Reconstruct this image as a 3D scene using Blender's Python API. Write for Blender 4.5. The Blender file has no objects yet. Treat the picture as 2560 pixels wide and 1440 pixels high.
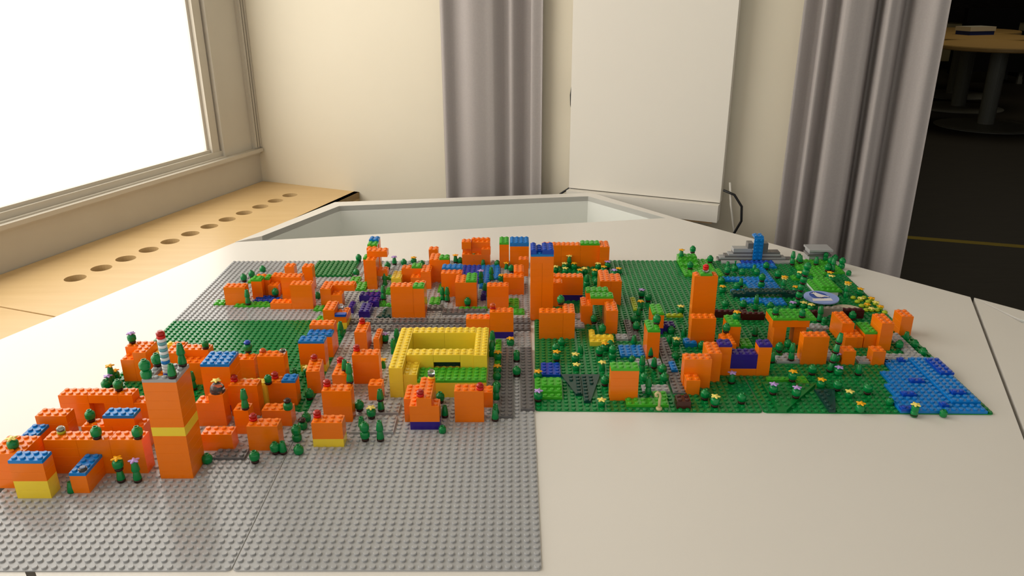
import bpy, bmesh, math, random
from mathutils import Matrix, Vector
random.seed(7)
C = bpy.context.scene.collection
S = 0.008                       # one stud pitch in metres; all layout numbers below are in studs
FZ = 60.0                       # table top stands 60 studs (48 cm) above the floor
PL, BASE = 0.4, 0.15            # plate height and baseplate thickness in studs

# ------------------------------------------------------------------ camera, world, lights, exposure
sc = bpy.context.scene
cam_d = bpy.data.cameras.new('camera'); cam = bpy.data.objects.new('camera', cam_d); C.objects.link(cam)
cam.location = (29.3257*S, -64.3515*S, (56.457+FZ)*S)
cam.rotation_euler = (1.19809666, 0.00414867, 0.00296119)
cam_d.sensor_width = 36.0; cam_d.lens = 1958.62/2560*36.0; cam_d.clip_start = 0.02; cam_d.clip_end = 100
sc.camera = cam
w = bpy.data.worlds.new('world'); sc.world = w; w.use_nodes = True
bg = w.node_tree.nodes['Background']; bg.inputs[0].default_value = (1.0, 0.96, 0.91, 1); bg.inputs[1].default_value = 0.62
sc.view_settings.view_transform = 'Standard'; sc.view_settings.look = 'None'
sc.view_settings.gamma = 1.0; sc.view_settings.exposure = 0.18
sc.view_settings.use_curve_mapping = False
WINDOW_GLOW = 2.3
try:
    sc.cycles.use_denoising = True
    sc.cycles.max_bounces = 8; sc.cycles.diffuse_bounces = 4; sc.cycles.glossy_bounces = 4; sc.cycles.transmission_bounces = 8
    sc.cycles.caustics_reflective = False; sc.cycles.caustics_refractive = False
except Exception: pass

# ------------------------------------------------------------------ materials
def srgb(r, g, b):
    f = lambda c: c/12.92 if c <= .04045 else ((c+.055)/1.055)**2.4
    return (f(r/255), f(g/255), f(b/255), 1)
def mat(name, col, rough=.35, spec=.5, metal=0, trans=0, emit=None, noise=None, ior=1.45, bump=None):
    m = bpy.data.materials.new(name); m.use_nodes = True
    nt = m.node_tree; b = nt.nodes['Principled BSDF']
    b.inputs['Base Color'].default_value = srgb(*col); b.inputs['Roughness'].default_value = rough
    b.inputs['Metallic'].default_value = metal; b.inputs['IOR'].default_value = ior
    b.inputs['Specular IOR Level'].default_value = spec
    if trans: b.inputs['Transmission Weight'].default_value = trans
    if emit:
        b.inputs['Emission Color'].default_value = srgb(*emit[0]); b.inputs['Emission Strength'].default_value = emit[1]
    if noise or bump:
        tc = nt.nodes.new('ShaderNodeTexCoord'); nz = nt.nodes.new('ShaderNodeTexNoise')
        mp = nt.nodes.new('ShaderNodeMapping'); nt.links.new(tc.outputs['Object'], mp.inputs[0]); nt.links.new(mp.outputs[0], nz.inputs[0])
        sc_, col2, strch = noise if noise else (bump[0], None, (1, 1, 1))
        nz.inputs['Scale'].default_value = sc_; nz.inputs['Detail'].default_value = 5
        mp.inputs['Scale'].default_value = strch
        if noise:
            mx = nt.nodes.new('ShaderNodeMix'); mx.data_type = 'RGBA'
            mx.inputs[6].default_value = srgb(*col); mx.inputs[7].default_value = srgb(*col2)
            nt.links.new(nz.outputs[0], mx.inputs[0]); nt.links.new(mx.outputs[2], b.inputs['Base Color'])
        if bump:
            bp = nt.nodes.new('ShaderNodeBump'); bp.inputs['Strength'].default_value = bump[1]; bp.inputs['Distance'].default_value = .002
            nt.links.new(nz.outputs[0], bp.inputs['Height']); nt.links.new(bp.outputs[0], b.inputs['Normal'])
    return m
def plastic(name, col, rough=.2): return mat(name, col, rough, .5, noise=(40, tuple(int(c*.96) for c in col), (1, 1, 1)))
M = {
 'O': plastic('orange_plastic', (250, 126, 12)), 'Y': plastic('yellow_plastic', (250, 218, 62)),
 'B': plastic('azure_plastic', (10, 125, 205)), 'D': plastic('blue_plastic', (10, 72, 185)),
 'P': plastic('purple_plastic', (52, 30, 135)), 'G': plastic('bright_green_plastic', (72, 178, 45)),
 'K': plastic('dark_grey_plastic', (112, 110, 110)), 'L': plastic('light_grey_plastic', (168, 170, 172)),
 'F': plastic('green_plastic', (8, 122, 52), .22), 'T': plastic('dark_green_plastic', (16, 64, 56)),
 'N': plastic('brown_plastic', (70, 34, 26)), 'A': plastic('tan_grey_plastic', (150, 142, 130)),
 'W': plastic('white_plastic', (236, 236, 236)), 'I': plastic('lime_plastic', (176, 196, 40)),
 'R': plastic('red_plastic', (215, 24, 22)), 'M': plastic('dark_red_plastic', (74, 14, 20)),
 'tree': plastic('tree_green_plastic', (2, 132, 64), .16), 'bark': plastic('bark_brown_plastic', (54, 28, 20)),
 'fO': plastic('amber_plastic', (250, 182, 20)), 'fY': plastic('pale_yellow_plastic', (250, 232, 120)),
 'fL': plastic('lavender_plastic', (190, 158, 226)), 'tan': plastic('sand_plastic', (205, 190, 140)),
 'clear': mat('clear_plastic', (235, 240, 245), .05, .5, trans=.95), 'tred': mat('clear_red_plastic', (235, 40, 30), .08, .5, trans=.55),
 'tor': mat('clear_orange_plastic', (255, 110, 30), .08, .5, trans=.5), 'tbl': mat('clear_blue_plastic', (140, 215, 225), .08, .5, trans=.5),
 'baseL': plastic('grey_baseplate', (174, 176, 178), .2), 'baseF': plastic('green_baseplate', (4, 130, 60), .2),
 'laminate': mat('white_laminate', (229, 226, 220), .32, .5, noise=(3, (224, 220, 213), (1, 1, 1))),
 'laminate_in': mat('pale_laminate', (222, 224, 218), .45),
 'edge': mat('laminate_edge', (214, 208, 198), .45), 'black': mat('black_gap', (18, 16, 14), .8),
 'wall': mat('wall_paint', (226, 219, 200), .75, .3, noise=(6, (221, 213, 193), (1, 1, 1)), bump=(60, .08)),
 'woodw': mat('window_paint', (203, 197, 184), .5, .4, noise=(9, (193, 186, 172), (1, 1, 1))),
 'glass': mat('frosted_pane', (240, 238, 228), .6, emit=((255, 250, 243), WINDOW_GLOW)),
 'birch': mat('birch_plywood', (226, 196, 146), .4, .4, noise=(5, (210, 176, 122), (1.0, 9.0, 1.0))),
 'birch_edge': mat('plywood_edge', (186, 150, 106), .6), 'hole': mat('hole_lining', (120, 96, 66), .8),
 'curtain': mat('grey_curtain_cloth', (172, 166, 164), .9, .1, noise=(300, (160, 154, 152), (1, 1, 1))),
 'board': mat('white_board_paint', (222, 218, 208), .6, .3), 'cable': mat('black_cable', (14, 14, 16), .5),
 'cablew': mat('white_cable', (210, 206, 196), .5),
 'floor': mat('dark_floor', (58, 54, 47), .55, .4, noise=(8, (38, 34, 29), (1, 6, 1))),
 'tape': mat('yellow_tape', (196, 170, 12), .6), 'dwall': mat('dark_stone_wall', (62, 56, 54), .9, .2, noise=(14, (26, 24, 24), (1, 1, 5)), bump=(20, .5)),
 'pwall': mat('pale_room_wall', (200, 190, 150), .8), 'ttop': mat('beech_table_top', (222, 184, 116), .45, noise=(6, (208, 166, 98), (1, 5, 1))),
 'steel': mat('grey_painted_steel', (134, 136, 130), .5, .4), 'blackcloth': mat('black_upholstery', (16, 16, 18), .9),
 'bluebox': mat('blue_box_plastic', (20, 50, 130), .4), 'boxlid': mat('white_box_lid', (225, 222, 205), .5),
 'badge': mat('periwinkle_print', (150, 172, 232), .3), 'badge2': mat('royal_blue_print', (46, 84, 176), .3), 'paper': mat('white_print', (238, 236, 238), .4),
 'ink': mat('ink_print', (24, 26, 44), .4), 'wood2': mat('pale_wood', (196, 184, 160), .5),
}
# ------------------------------------------------------------------ mesh helpers
def link(name, me, parent=None, m=None, loc=None):
    o = bpy.data.objects.new(name, me); C.objects.link(o)
    if m is not None and me is not None and not me.materials: me.materials.append(m)
    if parent: o.parent = parent
    if loc is not None: o.location = loc
    return o
def mesh(name, V, F, smooth=None):
    me = bpy.data.meshes.new(name); me.from_pydata([(x*S, y*S, z*S) for x, y, z in V], [], F)
    if smooth is not None:
        me.polygons.foreach_set('use_smooth', [bool(s) for s in smooth] if not isinstance(smooth, bool) else [smooth]*len(F))
    me.update(); return me
LABELS = {}
def tag(o, label, cat, group=None, kind=None):
    while label and len(label.split()) > 16 and ', ' in label: label = label.rsplit(', ', 1)[0]
    if label: o['label'] = label
    if cat: o['category'] = cat
    if group: o['group'] = group
    if kind: o['kind'] = kind
    return o
def empty(name, x, y, z, rz=0.0, label=None, cat=None, group=None):
    o = bpy.data.objects.new(name, None); C.objects.link(o); o.empty_display_size = .01
    o.location = (x*S, y*S, (z+FZ)*S); o.rotation_euler = (0, 0, rz)
    return tag(o, label, cat, group)
def box_vf(x, y, z, w, d, h, ch=.03):
    V = [(x, y, z), (x+w, y, z), (x+w, y+d, z), (x, y+d, z), (x, y, z+h-ch), (x+w, y, z+h-ch), (x+w, y+d, z+h-ch), (x, y+d, z+h-ch),
         (x+ch, y+ch, z+h), (x+w-ch, y+ch, z+h), (x+w-ch, y+d-ch, z+h), (x+ch, y+d-ch, z+h)]
    F = [(3, 2, 1, 0)] + [(i, (i+1) % 4, 4+(i+1) % 4, 4+i) for i in range(4)] + [(4+i, 4+(i+1) % 4, 8+(i+1) % 4, 8+i) for i in range(4)] + [(8, 9, 10, 11)]
    return V, F
def stud_vf(cx, cy, z, n=12, r=.3, h=.21, base=0):
    V = []; F = []; Sm = []
    for rr, zz in ((r, 0), (r, h-.035), (r-.035, h)):
        V += [(cx+rr*math.cos(2*math.pi*i/n), cy+rr*math.sin(2*math.pi*i/n), z+zz) for i in range(n)]
    for k in (0, 1):
        for i in range(n):
            j = (i+1) % n; F.append((base+k*n+i, base+k*n+j, base+(k+1)*n+j, base+(k+1)*n+i)); Sm.append(1)
    F.append(tuple(base+2*n+i for i in range(n))); Sm.append(0)
    return V, F, Sm
_cache = {}
def brick_mesh(w, d, h, col, mask):
    key = (w, d, h, col, mask)
    if key in _cache: return _cache[key]
    g = .012
    V, F = box_vf(g, g, 0, w-2*g, d-2*g, h); Sm = [0]*len(F)
    for (i, j) in mask:
        v, f, s = stud_vf(i+.5, j+.5, h, base=len(V)); V += v; F += f; Sm += s
    me = mesh('brick', V, F, Sm); me.materials.append(M[col]); _cache[key] = me
    return me
def lathe(name, prof, n=18, m=None, closed_top=True):
    key = ('lathe', name)
    if key in _cache: return _cache[key]
    V = []; F = []; Sm = []
    for r, z in prof: V += [(r*math.cos(2*math.pi*i/n), r*math.sin(2*math.pi*i/n), z) for i in range(n)]
    for k in range(len(prof)-1):
        for i in range(n):
            j = (i+1) % n; F.append((k*n+i, k*n+j, (k+1)*n+j, (k+1)*n+i)); Sm.append(1)
    F.append(tuple(range(n))[::-1]); Sm.append(0)
    if closed_top: F.append(tuple((len(prof)-1)*n+i for i in range(n))); Sm.append(0)
    me = mesh(name, V, F, Sm)
    if m: me.materials.append(M[m])
    _cache[key] = me; return me
def tube(name, pts, r, m, parent=None, n=8):
    V = []; F = []
    for k, p in enumerate(pts):
        p = Vector(p); a = Vector(pts[max(0, k-1)]); b = Vector(pts[min(len(pts)-1, k+1)]); t = (b-a).normalized()
        u = t.orthogonal().normalized() if k == 0 else (u - t*u.dot(t)).normalized()
        v = t.cross(u)
        V += [tuple(p+u*(r*math.cos(2*math.pi*i/n))+v*(r*math.sin(2*math.pi*i/n))) for i in range(n)]
    for k in range(len(pts)-1):
        for i in range(n):
            j = (i+1) % n; F.append((k*n+i, k*n+j, (k+1)*n+j, (k+1)*n+i))
    F += [tuple(range(n))[::-1], tuple((len(pts)-1)*n+i for i in range(n))]
    return link(name, mesh(name, V, F, True), parent, M[m])
def prism_vf(poly, z0, z1):
    n = len(poly); V = [(x, y, z0) for x, y in poly]+[(x, y, z1) for x, y in poly]
    F = [tuple(range(n))[::-1], tuple(range(n, 2*n))]+[(i, (i+1) % n, n+(i+1) % n, n+i) for i in range(n)]
    return V, F
def up(o):                      # table-top frame -> floor frame
    o.location.z += FZ*S; return o
def struct(name, V, F, m):
    o = up(link(name, mesh(name, V, F), None, M[m])); o['kind'] = 'structure'; return o
def boxo(name, x, y, z, w, d, h, m, parent=None, ch=.0):
    V, F = prism_vf([(x, y), (x+w, y), (x+w, y+d), (x, y+d)], z, z+h)
    return link(name, mesh(name, V, F), parent, M[m])

# ------------------------------------------------------------------ room
CX, CY = -61.6, 212.4                                        # corner of window wall and back wall
DX, DY = .9163, -.4004                                       # along the back wall
NX, NY = -.4004, -.9163                                      # back wall normal, into the room
WX, WY = -.3464, -.9381                                      # along the window wall, towards the viewer
RX, RY = .9381, -.3464                                       # window wall normal, into the room
def bw(s, off=0.0): return (CX+DX*s+NX*off, CY+DY*s+NY*off)
def ww(s, off=0.0): return (CX+WX*s+RX*off, CY+WY*s+RY*off)
def wslab(f, s0, s1, o0, o1, z0, z1): return prism_vf([f(s0, o0), f(s1, o0), f(s1, o1), f(s0, o1)], z0, z1)
CEIL = 280
V, F = prism_vf([(-260, -260), (700, -260), (1100, 1500), (-200, 1500)], -64, -60); struct('floor', V, F, 'floor')
tp = [(217.8, 298.0), (420, 234.5), (421.2, 238.5), (219, 302)]
tag(up(link('floor_tape', mesh('floor_tape', *prism_vf([(170, 313), (420, 234.5), (421.4, 239.0), (171.4, 317.5)], -60, -59.93)), None, M['tape'])), 'yellow tape line stuck across the dark floor beyond the doorway', 'tape')
V, F = wslab(bw, -8, 196, 0, -12, -60, CEIL); struct('wall_back', V, F, 'wall')
V, F = wslab(bw, 196, 420, 0, -12, 215, CEIL); struct('wall_back.001', V, F, 'wall')
V, F = wslab(bw, 420, 620, 0, -12, -60, CEIL); struct('wall_back.002', V, F, 'wall')
# window wall: panel below the sill, pier beside the glass, wall above
GL0, GL1, GZ0, GZ1 = 23.5, 330.0, 5.3, 215.0
V, F = wslab(ww, -8, 420, 0, -14, -60, 1.0); struct('wall_window', V, F, 'woodw')
V, F = wslab(ww, 3.5, 17.5, 0, -14, 1.0, CEIL); struct('wall_window.001', V, F, 'woodw')
V, F = wslab(ww, -8, 420, 0, -14, GZ1+8, CEIL); struct('wall_window.002', V, F, 'wall')
V, F = wslab(ww, GL1+8, 420, 0, -14, 1.0, GZ1+8); struct('wall_window.003', V, F, 'wall')
V, F = wslab(ww, -1.0, 3.5, 1.0, -14, 1.0, CEIL); struct('trim_1', V, F, 'woodw')
for k, (a, b) in enumerate(((.2, 1.0), (1.6, 2.2), (2.8, 3.3))):
    V, F = wslab(ww, a, b, 1.7, .8, 2.6, CEIL); struct('trim_%d' % (k+2), V, F, 'woodw')
wf = empty('window_1', *ww(GL0), 0); wf['kind'] = 'structure'
def wpart(name, s0, s1, o0, o1, z0, z1, m):
    V, F = wslab(ww, s0, s1, o0, o1, z0, z1); b = ww(GL0)
    return link(name, mesh(name, [(x-b[0], y-b[1], z) for x, y, z in V], F), wf, M[m])
wpart('pane', GL0-.4, GL1, -3.0, -3.4, GZ0-.4, GZ1, 'glass')
wpart('glazing_bead', GL0-.9, GL0+.15, -2.0, -3.0, GZ0-.8, GZ1, 'edge')
wpart('glazing_bead', GL0-.9, GL1, -1.4, -3.0, GZ0-.9, GZ0+.1, 'woodw')
wpart('frame_stile', 19.2, GL0-.9, -.6, -4, GZ0-1.2, GZ1+1, 'woodw')
wpart('frame_stile', 17.5, 18.4, .6, -4, 1.0, GZ1+4, 'woodw')
wpart('frame_stile', GL1, GL1+6, -.6, -4, GZ0-1.2, GZ1+1, 'woodw')
wpart('frame_rail', 18.4, GL1+6, -.4, -4, 2.6, GZ0-.9, 'woodw')
wpart('frame_rail', 18.4, GL1+6, -.4, -4, GZ1, GZ1+8, 'woodw')
wpart('window_sill', .6, 420, 2.4, -2, 1.0, 2.2, 'woodw')
wpart('window_sill', .6, 420, 1.2, -2, .2, 1.0, 'woodw')
wpart('window_sill', 18.4, 420, .8, -3, 2.2, 2.6, 'woodw')
V, F = prism_vf([ww(420, -14), bw(-8, -12), bw(620, -12), (480, -260), (-260, -260)], CEIL, CEIL+4); struct('ceiling', V, F, 'wall')

# dark room seen through the doorway
def rbox(name, poly, z0, z1, m): V, F = prism_vf(poly, z0, z1); return struct(name, V, F, m)
rbox('wall_side', [bw(190, -12), bw(196, -12), (150, 700), (330, 1130), (322, 1134), (140, 704)], -60, CEIL, 'pwall')
rbox('wall_far', [(322, 1134), (330, 1128), (1080, 1010), (1080, 1020)], -60, CEIL, 'pwall')
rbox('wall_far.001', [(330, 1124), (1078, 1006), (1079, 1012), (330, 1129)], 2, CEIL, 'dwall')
rbox('baseboard_far', [(330, 1121), (1078, 1003), (1078, 1009), (330, 1127)], -60, -50, 'black')
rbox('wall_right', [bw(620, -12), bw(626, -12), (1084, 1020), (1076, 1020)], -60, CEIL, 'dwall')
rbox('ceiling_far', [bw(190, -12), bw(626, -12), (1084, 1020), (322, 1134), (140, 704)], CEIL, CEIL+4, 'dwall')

def lathe_at(name, prof, parent, m, n=40, loc=(0, 0, 0)):
    V = []; F = []; Sm = []
    for r, z in prof: V += [(r*math.cos(2*math.pi*i/n)+loc[0], r*math.sin(2*math.pi*i/n)+loc[1], z+loc[2]) for i in range(n)]
    for k in range(len(prof)-1):
        for i in range(n):
            j = (i+1) % n; F.append((k*n+i, k*n+j, (k+1)*n+j, (k+1)*n+i)); Sm.append(len(prof) > 6)
    F += [tuple(range(n))[::-1], tuple((len(prof)-1)*n+i for i in range(n))]; Sm += [0, 0]
    return link(name, mesh(name, V, F, Sm), parent, M[m])
for k, (tx, ty, lab) in enumerate(((430.6, 610.4, 'nearest round beech table on a grey disc foot in the dark room'),
        (462.0, 714.5, 'second round beech table in the dark room, carrying the blue box'), (504.4, 806.4, 'farthest round beech table in the dark room, mostly hidden by the others'))):
    t = empty('round_table', tx, ty, -60, 0, lab, 'table', 'round tables in the dark room')
    lathe_at('table_foot', ((39.4, 0), (39.4, .5), (36, 1.3), (6, 2.2)), t, 'steel')
    lathe_at('table_column', ((6.5, 1.5), (6.5, 63)), t, 'steel', 24)
    lathe_at('table_top', ((51, 63.5), (52, 64.2), (52, 66.2), (51.5, 67)), t, 'ttop', 64)
bx = empty('storage_box', 474, 732, 7, .25, 'shallow blue box with white lid lying on the second dark room table', 'box')
boxo('box_body', -14, -9, 0, 28, 18, 3.6, 'bluebox', bx); boxo('box_lid', -14.6, -9.6, 3.6, 29.2, 19.2, 4.0, 'boxlid', bx)
pk = empty('small_packet', 462, 600, 7, -.3, 'small white packet lying near the edge of the nearest dark room table', 'packet')
boxo('packet_body', -7, -4, 0, 14, 8, 1.6, 'boxlid', pk); boxo('packet_band', -2, -4.1, .1, 4, 8.2, 1.6, 'tan', pk)
for (ax, ay, rz, lab) in ((610, 930, -.2, 'black upholstered armchair standing behind the round beech tables'), (575, 650, .5, 'black upholstered armchair standing beside the round beech tables')):
    a = empty('armchair', ax, ay, -60, rz, lab, 'chair')
    boxo('seat', -30, -30, 14, 60, 52, 26, 'blackcloth', a); boxo('backrest', -30, 16, 40, 60, 14, 44, 'blackcloth', a)
    for sx in (-38, 30): boxo('armrest', sx, -30, 6, 8, 58, 52, 'blackcloth', a)
    for sx in (-32, 26):
        for sy in (-26, 20): boxo('leg', sx, sy, 0, 5, 5, 14, 'steel', a)

fill_d = bpy.data.lights.new('dark_room_fill', 'AREA'); fill_d.energy = 9; fill_d.size = 1.5; fill_d.color = (1, .86, .62)  # unseen fill light, added only to brighten the dark room
fill = bpy.data.objects.new('dark_room_fill', fill_d); C.objects.link(fill); fill.location = (480*S, 620*S, (270+FZ)*S)
# curtains: folded cloth sheets hanging from the ceiling to just above the floor
def curtain(name, label, prof, z0, z1, taper):
    r = empty(name, *bw(prof[0][0], prof[0][1]), z0, 0, label, 'curtain'); b = bw(prof[0][0], prof[0][1])
    V = []; F = []; P2 = []
    for i in range(len(prof)-1):                             # smooth the profile
        (s0, o0), (s1, o1) = prof[i], prof[i+1]
        for k in range(5):
            t = k/5; e = (1-math.cos(math.pi*t))/2; P2.append((s0+(s1-s0)*t, o0+(o1-o0)*e))
    P2.append(prof[-1]); n = len(P2); rows = 9
    mid = sum(p[0] for p in prof)/len(prof)
    for side in (0, 1):
        for j in range(rows):
            z = z0+(z1-z0)*j/(rows-1)
            for (s, o) in P2:
                k = 1+taper*(1-j/(rows-1)); x, y = bw(mid+(s-mid)*k, o*(1+.15*(1-j/(rows-1)))-side*.35); V.append((x-b[0], y-b[1], z-z0))
    N = n*rows
    for j in range(rows-1):
        for i in range(n-1):
            a = j*n+i; F.append((a, a+1, a+n+1, a+n)); F.append((N+a+n, N+a+n+1, N+a+1, N+a))
    for j in range(rows-1):
        for i in (0, n-1): a = j*n+i; F.append((a, a+n, N+a+n, N+a))
    link('curtain_cloth', mesh('curtain_cloth', V, F, True), r, M['curtain'])
    V = []; F = []                                           # sewn hem strip along the lower edge
    for (s, o) in P2:
        x, y = bw(mid+(s-mid)*(1+taper), o*1.15+.06); V += [(x-b[0], y-b[1], .2), (x-b[0], y-b[1], 5.0)]
    F = [(2*i, 2*i+2, 2*i+3, 2*i+1) for i in range(n-1)]
    link('hem', mesh('hem', V, F, True), r, M['curtain'])
    return r
curtain('curtain', 'grey curtain hanging in folds beside the cream window side wall', [(78, 5), (80.5, 8), (83, 5.5), (89, 7.5), (95, 5.8), (97.5, 2.2), (100.5, 4.5), (103, .8), (105, 1.2), (106.5, 4.4), (109.5, 3.6)], -58, 270, 0)
curtain('curtain', 'long grey curtain bunched at the doorway to the dark room', [(178, 6), (181.5, 3.2), (183, 8), (185.5, 4), (187.5, 9.5), (193, 7.5), (194.2, 2.5), (196.5, 8.5), (198.5, 7), (200, 2), (202.5, 5.5), (206, 8), (208.5, 7)], -58, 270, .03)
# white board standing off the wall, with cables
bd = empty('white_panel', *bw(140, 6), -8, math.atan2(DY, DX), 'tall white board on the wall between the two grey curtains', 'board')
def bpart(name, s0, s1, o0, o1, z0, z1, m):
    return boxo(name, s0-142, -o1+9, z0+8, s1-s0, o1-o0, z1-z0, m, bd)
bpart('panel', 121, 164.4, 6, 9, 0.4, 240, 'board'); bpart('bottom_rail', 121, 164.4, 7.6, 11.3, -4.6, .1, 'board')
bpart('back_frame', 128, 158, 0, 7.6, -2, 236, 'edge'); bpart('underside_strip', 122, 163, 7.8, 10.8, -5.1, -4.7, 'birch_edge')
def cable(label, pts, r, m):
    b = bw(*pts[0][:2]); o = tube('cable', [(bw(s, o)[0], bw(s, o)[1], z) for s, o, z in pts], r, m); up(o)
    tag(o, label, 'cable'); return o
def arc(s0, o, z0, rs, rz, a0, a1, n=14): return [(s0+rs*math.cos(a0+(a1-a0)*i/n), o, z0+rz*math.sin(a0+(a1-a0)*i/n)) for i in range(n+1)]
cable('black cable coiled behind the window side edge of the white board', arc(121.5, 4, 26, 3.2, 6.8, .2, 5.9), .35, 'cable')
cable('second black cable loop, inside the coil behind the white board', arc(121.8, 5, 25.5, 2.4, 5.6, .4, 5.6), .3, 'cable')
cable('thin black cable drooping below the window side edge of the white board', [(122, 5, 1), (119, 5, .2), (116, 5, -2), (114, 5, -5), (113, 5, -9), (112.5, 5, -14)], .3, 'cable')
cable('black cable bowing out beside the doorway side edge of the white board', [(163, 6, 4), (166, 6, 3), (168.2, 6, 0), (168.5, 6, -4), (167, 6, -7.5), (165, 6, -10), (164, 6, -16)], .34, 'cable')
cable('white cable hanging beside the doorway side edge of the white board', [(164.4, 5, 6), (165.2, 5, 0), (166.4, 5, -6), (168, 5, -11), (168.5, 5, -18)], .3, 'cablew')

# plywood bench under the window
b0 = ww(0); BZ = -10.0
bn = empty('window_bench', *ww(60, 20), -60, 0, 'birch plywood bench with a row of round holes under the window', 'bench')
bb = ww(60, 20)
def bench_panel(name, s0, s1, holes):
    # top sheet with real round holes: quads around each hole's square cell, bored through 2 studs
    V = []; F = []; W0, W1 = .3, 41.2; t = 2.2
    idx = {}
    def v(s, o, z):
        k = (round(s, 3), round(o, 3), round(z, 3))
        if k not in idx:
            x, y = ww(s, o); idx[k] = len(V); V.append((x-bb[0], y-bb[1], z+60))
        return idx[k]
    def strip(sa, sb):
        for z, fl in ((BZ, 0), (BZ-t, 1)):
            q = [v(sa, W0, z), v(sa, W1, z), v(sb, W1, z), v(sb, W0, z)]; F.append(tuple(q if fl else q[::-1]))
    cur = s0
    for (hs, ho, hr) in holes:
        a, b = hs-hr-.6, hs+hr+.6
        strip(cur, a); cur = b
        for z, fl in ((BZ, 0), (BZ-t, 1)):
            n = 24; ring = [v(hs+hr*math.cos(2*math.pi*i/n), ho+hr*math.sin(2*math.pi*i/n), z) for i in range(n)]
            corner = [v(b, W1, z), v(a, W1, z), v(a, W0, z), v(b, W0, z)]
            for q in range(4):
                for i in range(q*6, q*6+6):
                    f = (ring[i], ring[(i+1) % n], corner[q]); F.append(f[::-1] if not fl else f)
                f = (ring[(q*6+6) % n], corner[(q+1) % 4], corner[q]); F.append(f[::-1] if not fl else f)
        n = 24
        for i in range(n):
            p = lambda k, z: v(hs+hr*math.cos(2*math.pi*k/n), ho+hr*math.sin(2*math.pi*k/n), z)
            F.append((p(i, BZ), p(i+1, BZ), p(i+1, BZ-t), p(i, BZ-t)))
    strip(cur, s1)
    for o in (W0, W1): F.append((v(s0, o, BZ), v(s1, o, BZ), v(s1, o, BZ-t), v(s0, o, BZ-t)))
    for s in (s0, s1): F.append((v(s, W0, BZ), v(s, W1, BZ), v(s, W1, BZ-t), v(s, W0, BZ-t)))
    o = link(name, mesh(name, V, F), bn, M['birch']); return o
def s_o(x, y): return ((x-CX)*WX+(y-CY)*WY, (x-CX)*RX+(y-CY)*RY)
HOLES = [(-77.3, 113), (-74.2, 120.1), (-71.3, 127.3), (-68.3, 134.7), (-65.5, 141.9), (-62.8, 149.0), (-60.0, 155.9), (-57.2, 162.9), (-54.6, 170.4), (-51.9, 177.7), (-49.1, 184.8), (-46.3, 191.9)]
hl = sorted([s_o(x, y) for x, y in HOLES])
fit0, fit1 = hl[0], hl[-1]; step = (fit1[0]-fit0[0])/11
hl = [(fit0[0]+step*i, fit0[1]+(fit1[1]-fit0[1])*i/11, 2.5) for i in range(12)]
JOINT = 118.0
bench_panel('bench_top', .4, JOINT-.25, hl); bench_panel('bench_top', JOINT+.25, 330, [])
def bnbox(name, s0, s1, o0, o1, z0, z1, m):
    V, F = wslab(ww, s0, s1, o0, o1, z0, z1); return link(name, mesh(name, [(x-bb[0], y-bb[1], z+60) for x, y, z in V], F), bn, M[m])
bnbox('bench_front', .4, 330, 41.2, 39.2, -60, BZ, 'birch'); bnbox('bench_back', .4, 330, 1.5, .3, -60, BZ-2.2, 'birch_edge')
for s in (.5, JOINT-1, JOINT+1, 220, 328): bnbox('bench_divider', s, s+1.5, 39.2, 1.5, -60, BZ-2.2, 'birch_edge')

# ------------------------------------------------------------------ activity table
tb = empty('activity_table', 30, 50, -60, 0, 'large white laminate table with sunken trays, holding the whole brick city', 'table')
def tpoly(name, poly, z0, z1, m):
    V, F = prism_vf([(x-30, y-50) for x, y in poly], z0+60, z1+60); return link(name, mesh(name, V, F), tb, M[m])
tpoly('table_top', [(-36, 110.1), (-61.2, 50.2), (-20, -.25), (22, -50), (66, -50), (96.2, 24.6), (116.2, 74.6), (70.2, 129.4), (67.9, 128.9)][::-1], -1.4, 0, 'laminate')
tpoly('table_top', [(-62.2, 48.5), (-20.5, -.9), (20.8, -50), (-60, -78), (-100, -40)][::-1], -1.4, 0, 'laminate')
tpoly('table_top', [(116.7, 74.2), (96.7, 24.3), (67, -50), (78, -52), (118.8, 62.0)], -1.4, 0, 'laminate')
# rims around the back tray and the right tray
tpoly('table_rim', [(-36.2, 110.2), (-31.3, 114.7), (-18.4, 141.5), (-20.4, 145.6)][::-1], -1.4, 0, 'laminate')
tpoly('table_rim', [(-20.4, 145.6), (-18.4, 141.5), (49.9, 151.0), (51.4, 154.8)][::-1], -1.4, 0, 'laminate')
tpoly('table_rim', [(51.4, 154.8), (49.9, 151.0), (67.9, 128.9), (70.3, 129.3)][::-1], -1.4, 0, 'laminate')
tpoly('table_rim', [(116.8, 74.3), (119.2, 64.4), (150, 27), (154, 30)], -1.4, 0, 'laminate')
TW = [(-31.3, 114.7), (-18.4, 141.5), (49.9, 151.0), (67.9, 128.9)]
def twall(a, b, z0, z1, th, m='laminate_in'):
    dx, dy = b[0]-a[0], b[1]-a[1]; L = math.hypot(dx, dy); nx, ny = -dy/L*th, dx/L*th
    tpoly('tray_wall', [a, b, (b[0]+nx, b[1]+ny), (a[0]+nx, a[1]+ny)], z0, z1, m)
for a, b in ((TW[0], TW[1]), (TW[1], TW[2]), (TW[2], TW[3])): twall(a, b, -18, -.02, 2.0)
twall((-33, 110.8), (67.9, 128.7), -18, -1.5, -1.5)
tpoly('tray_floor', [TW[3], TW[2], TW[1], TW[0]], -19, -18, 'laminate_in')
twall((118.9, 62.6), (78.2, -50), -18, -.02, 2.0); twall((119.4, 64.0), (150, 27), -18, -.02, 2.0)
tpoly('tray_floor', [(118.9, 63), (78, -50), (160, -50), (152, 28)], -19, -18, 'laminate_in')
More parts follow.
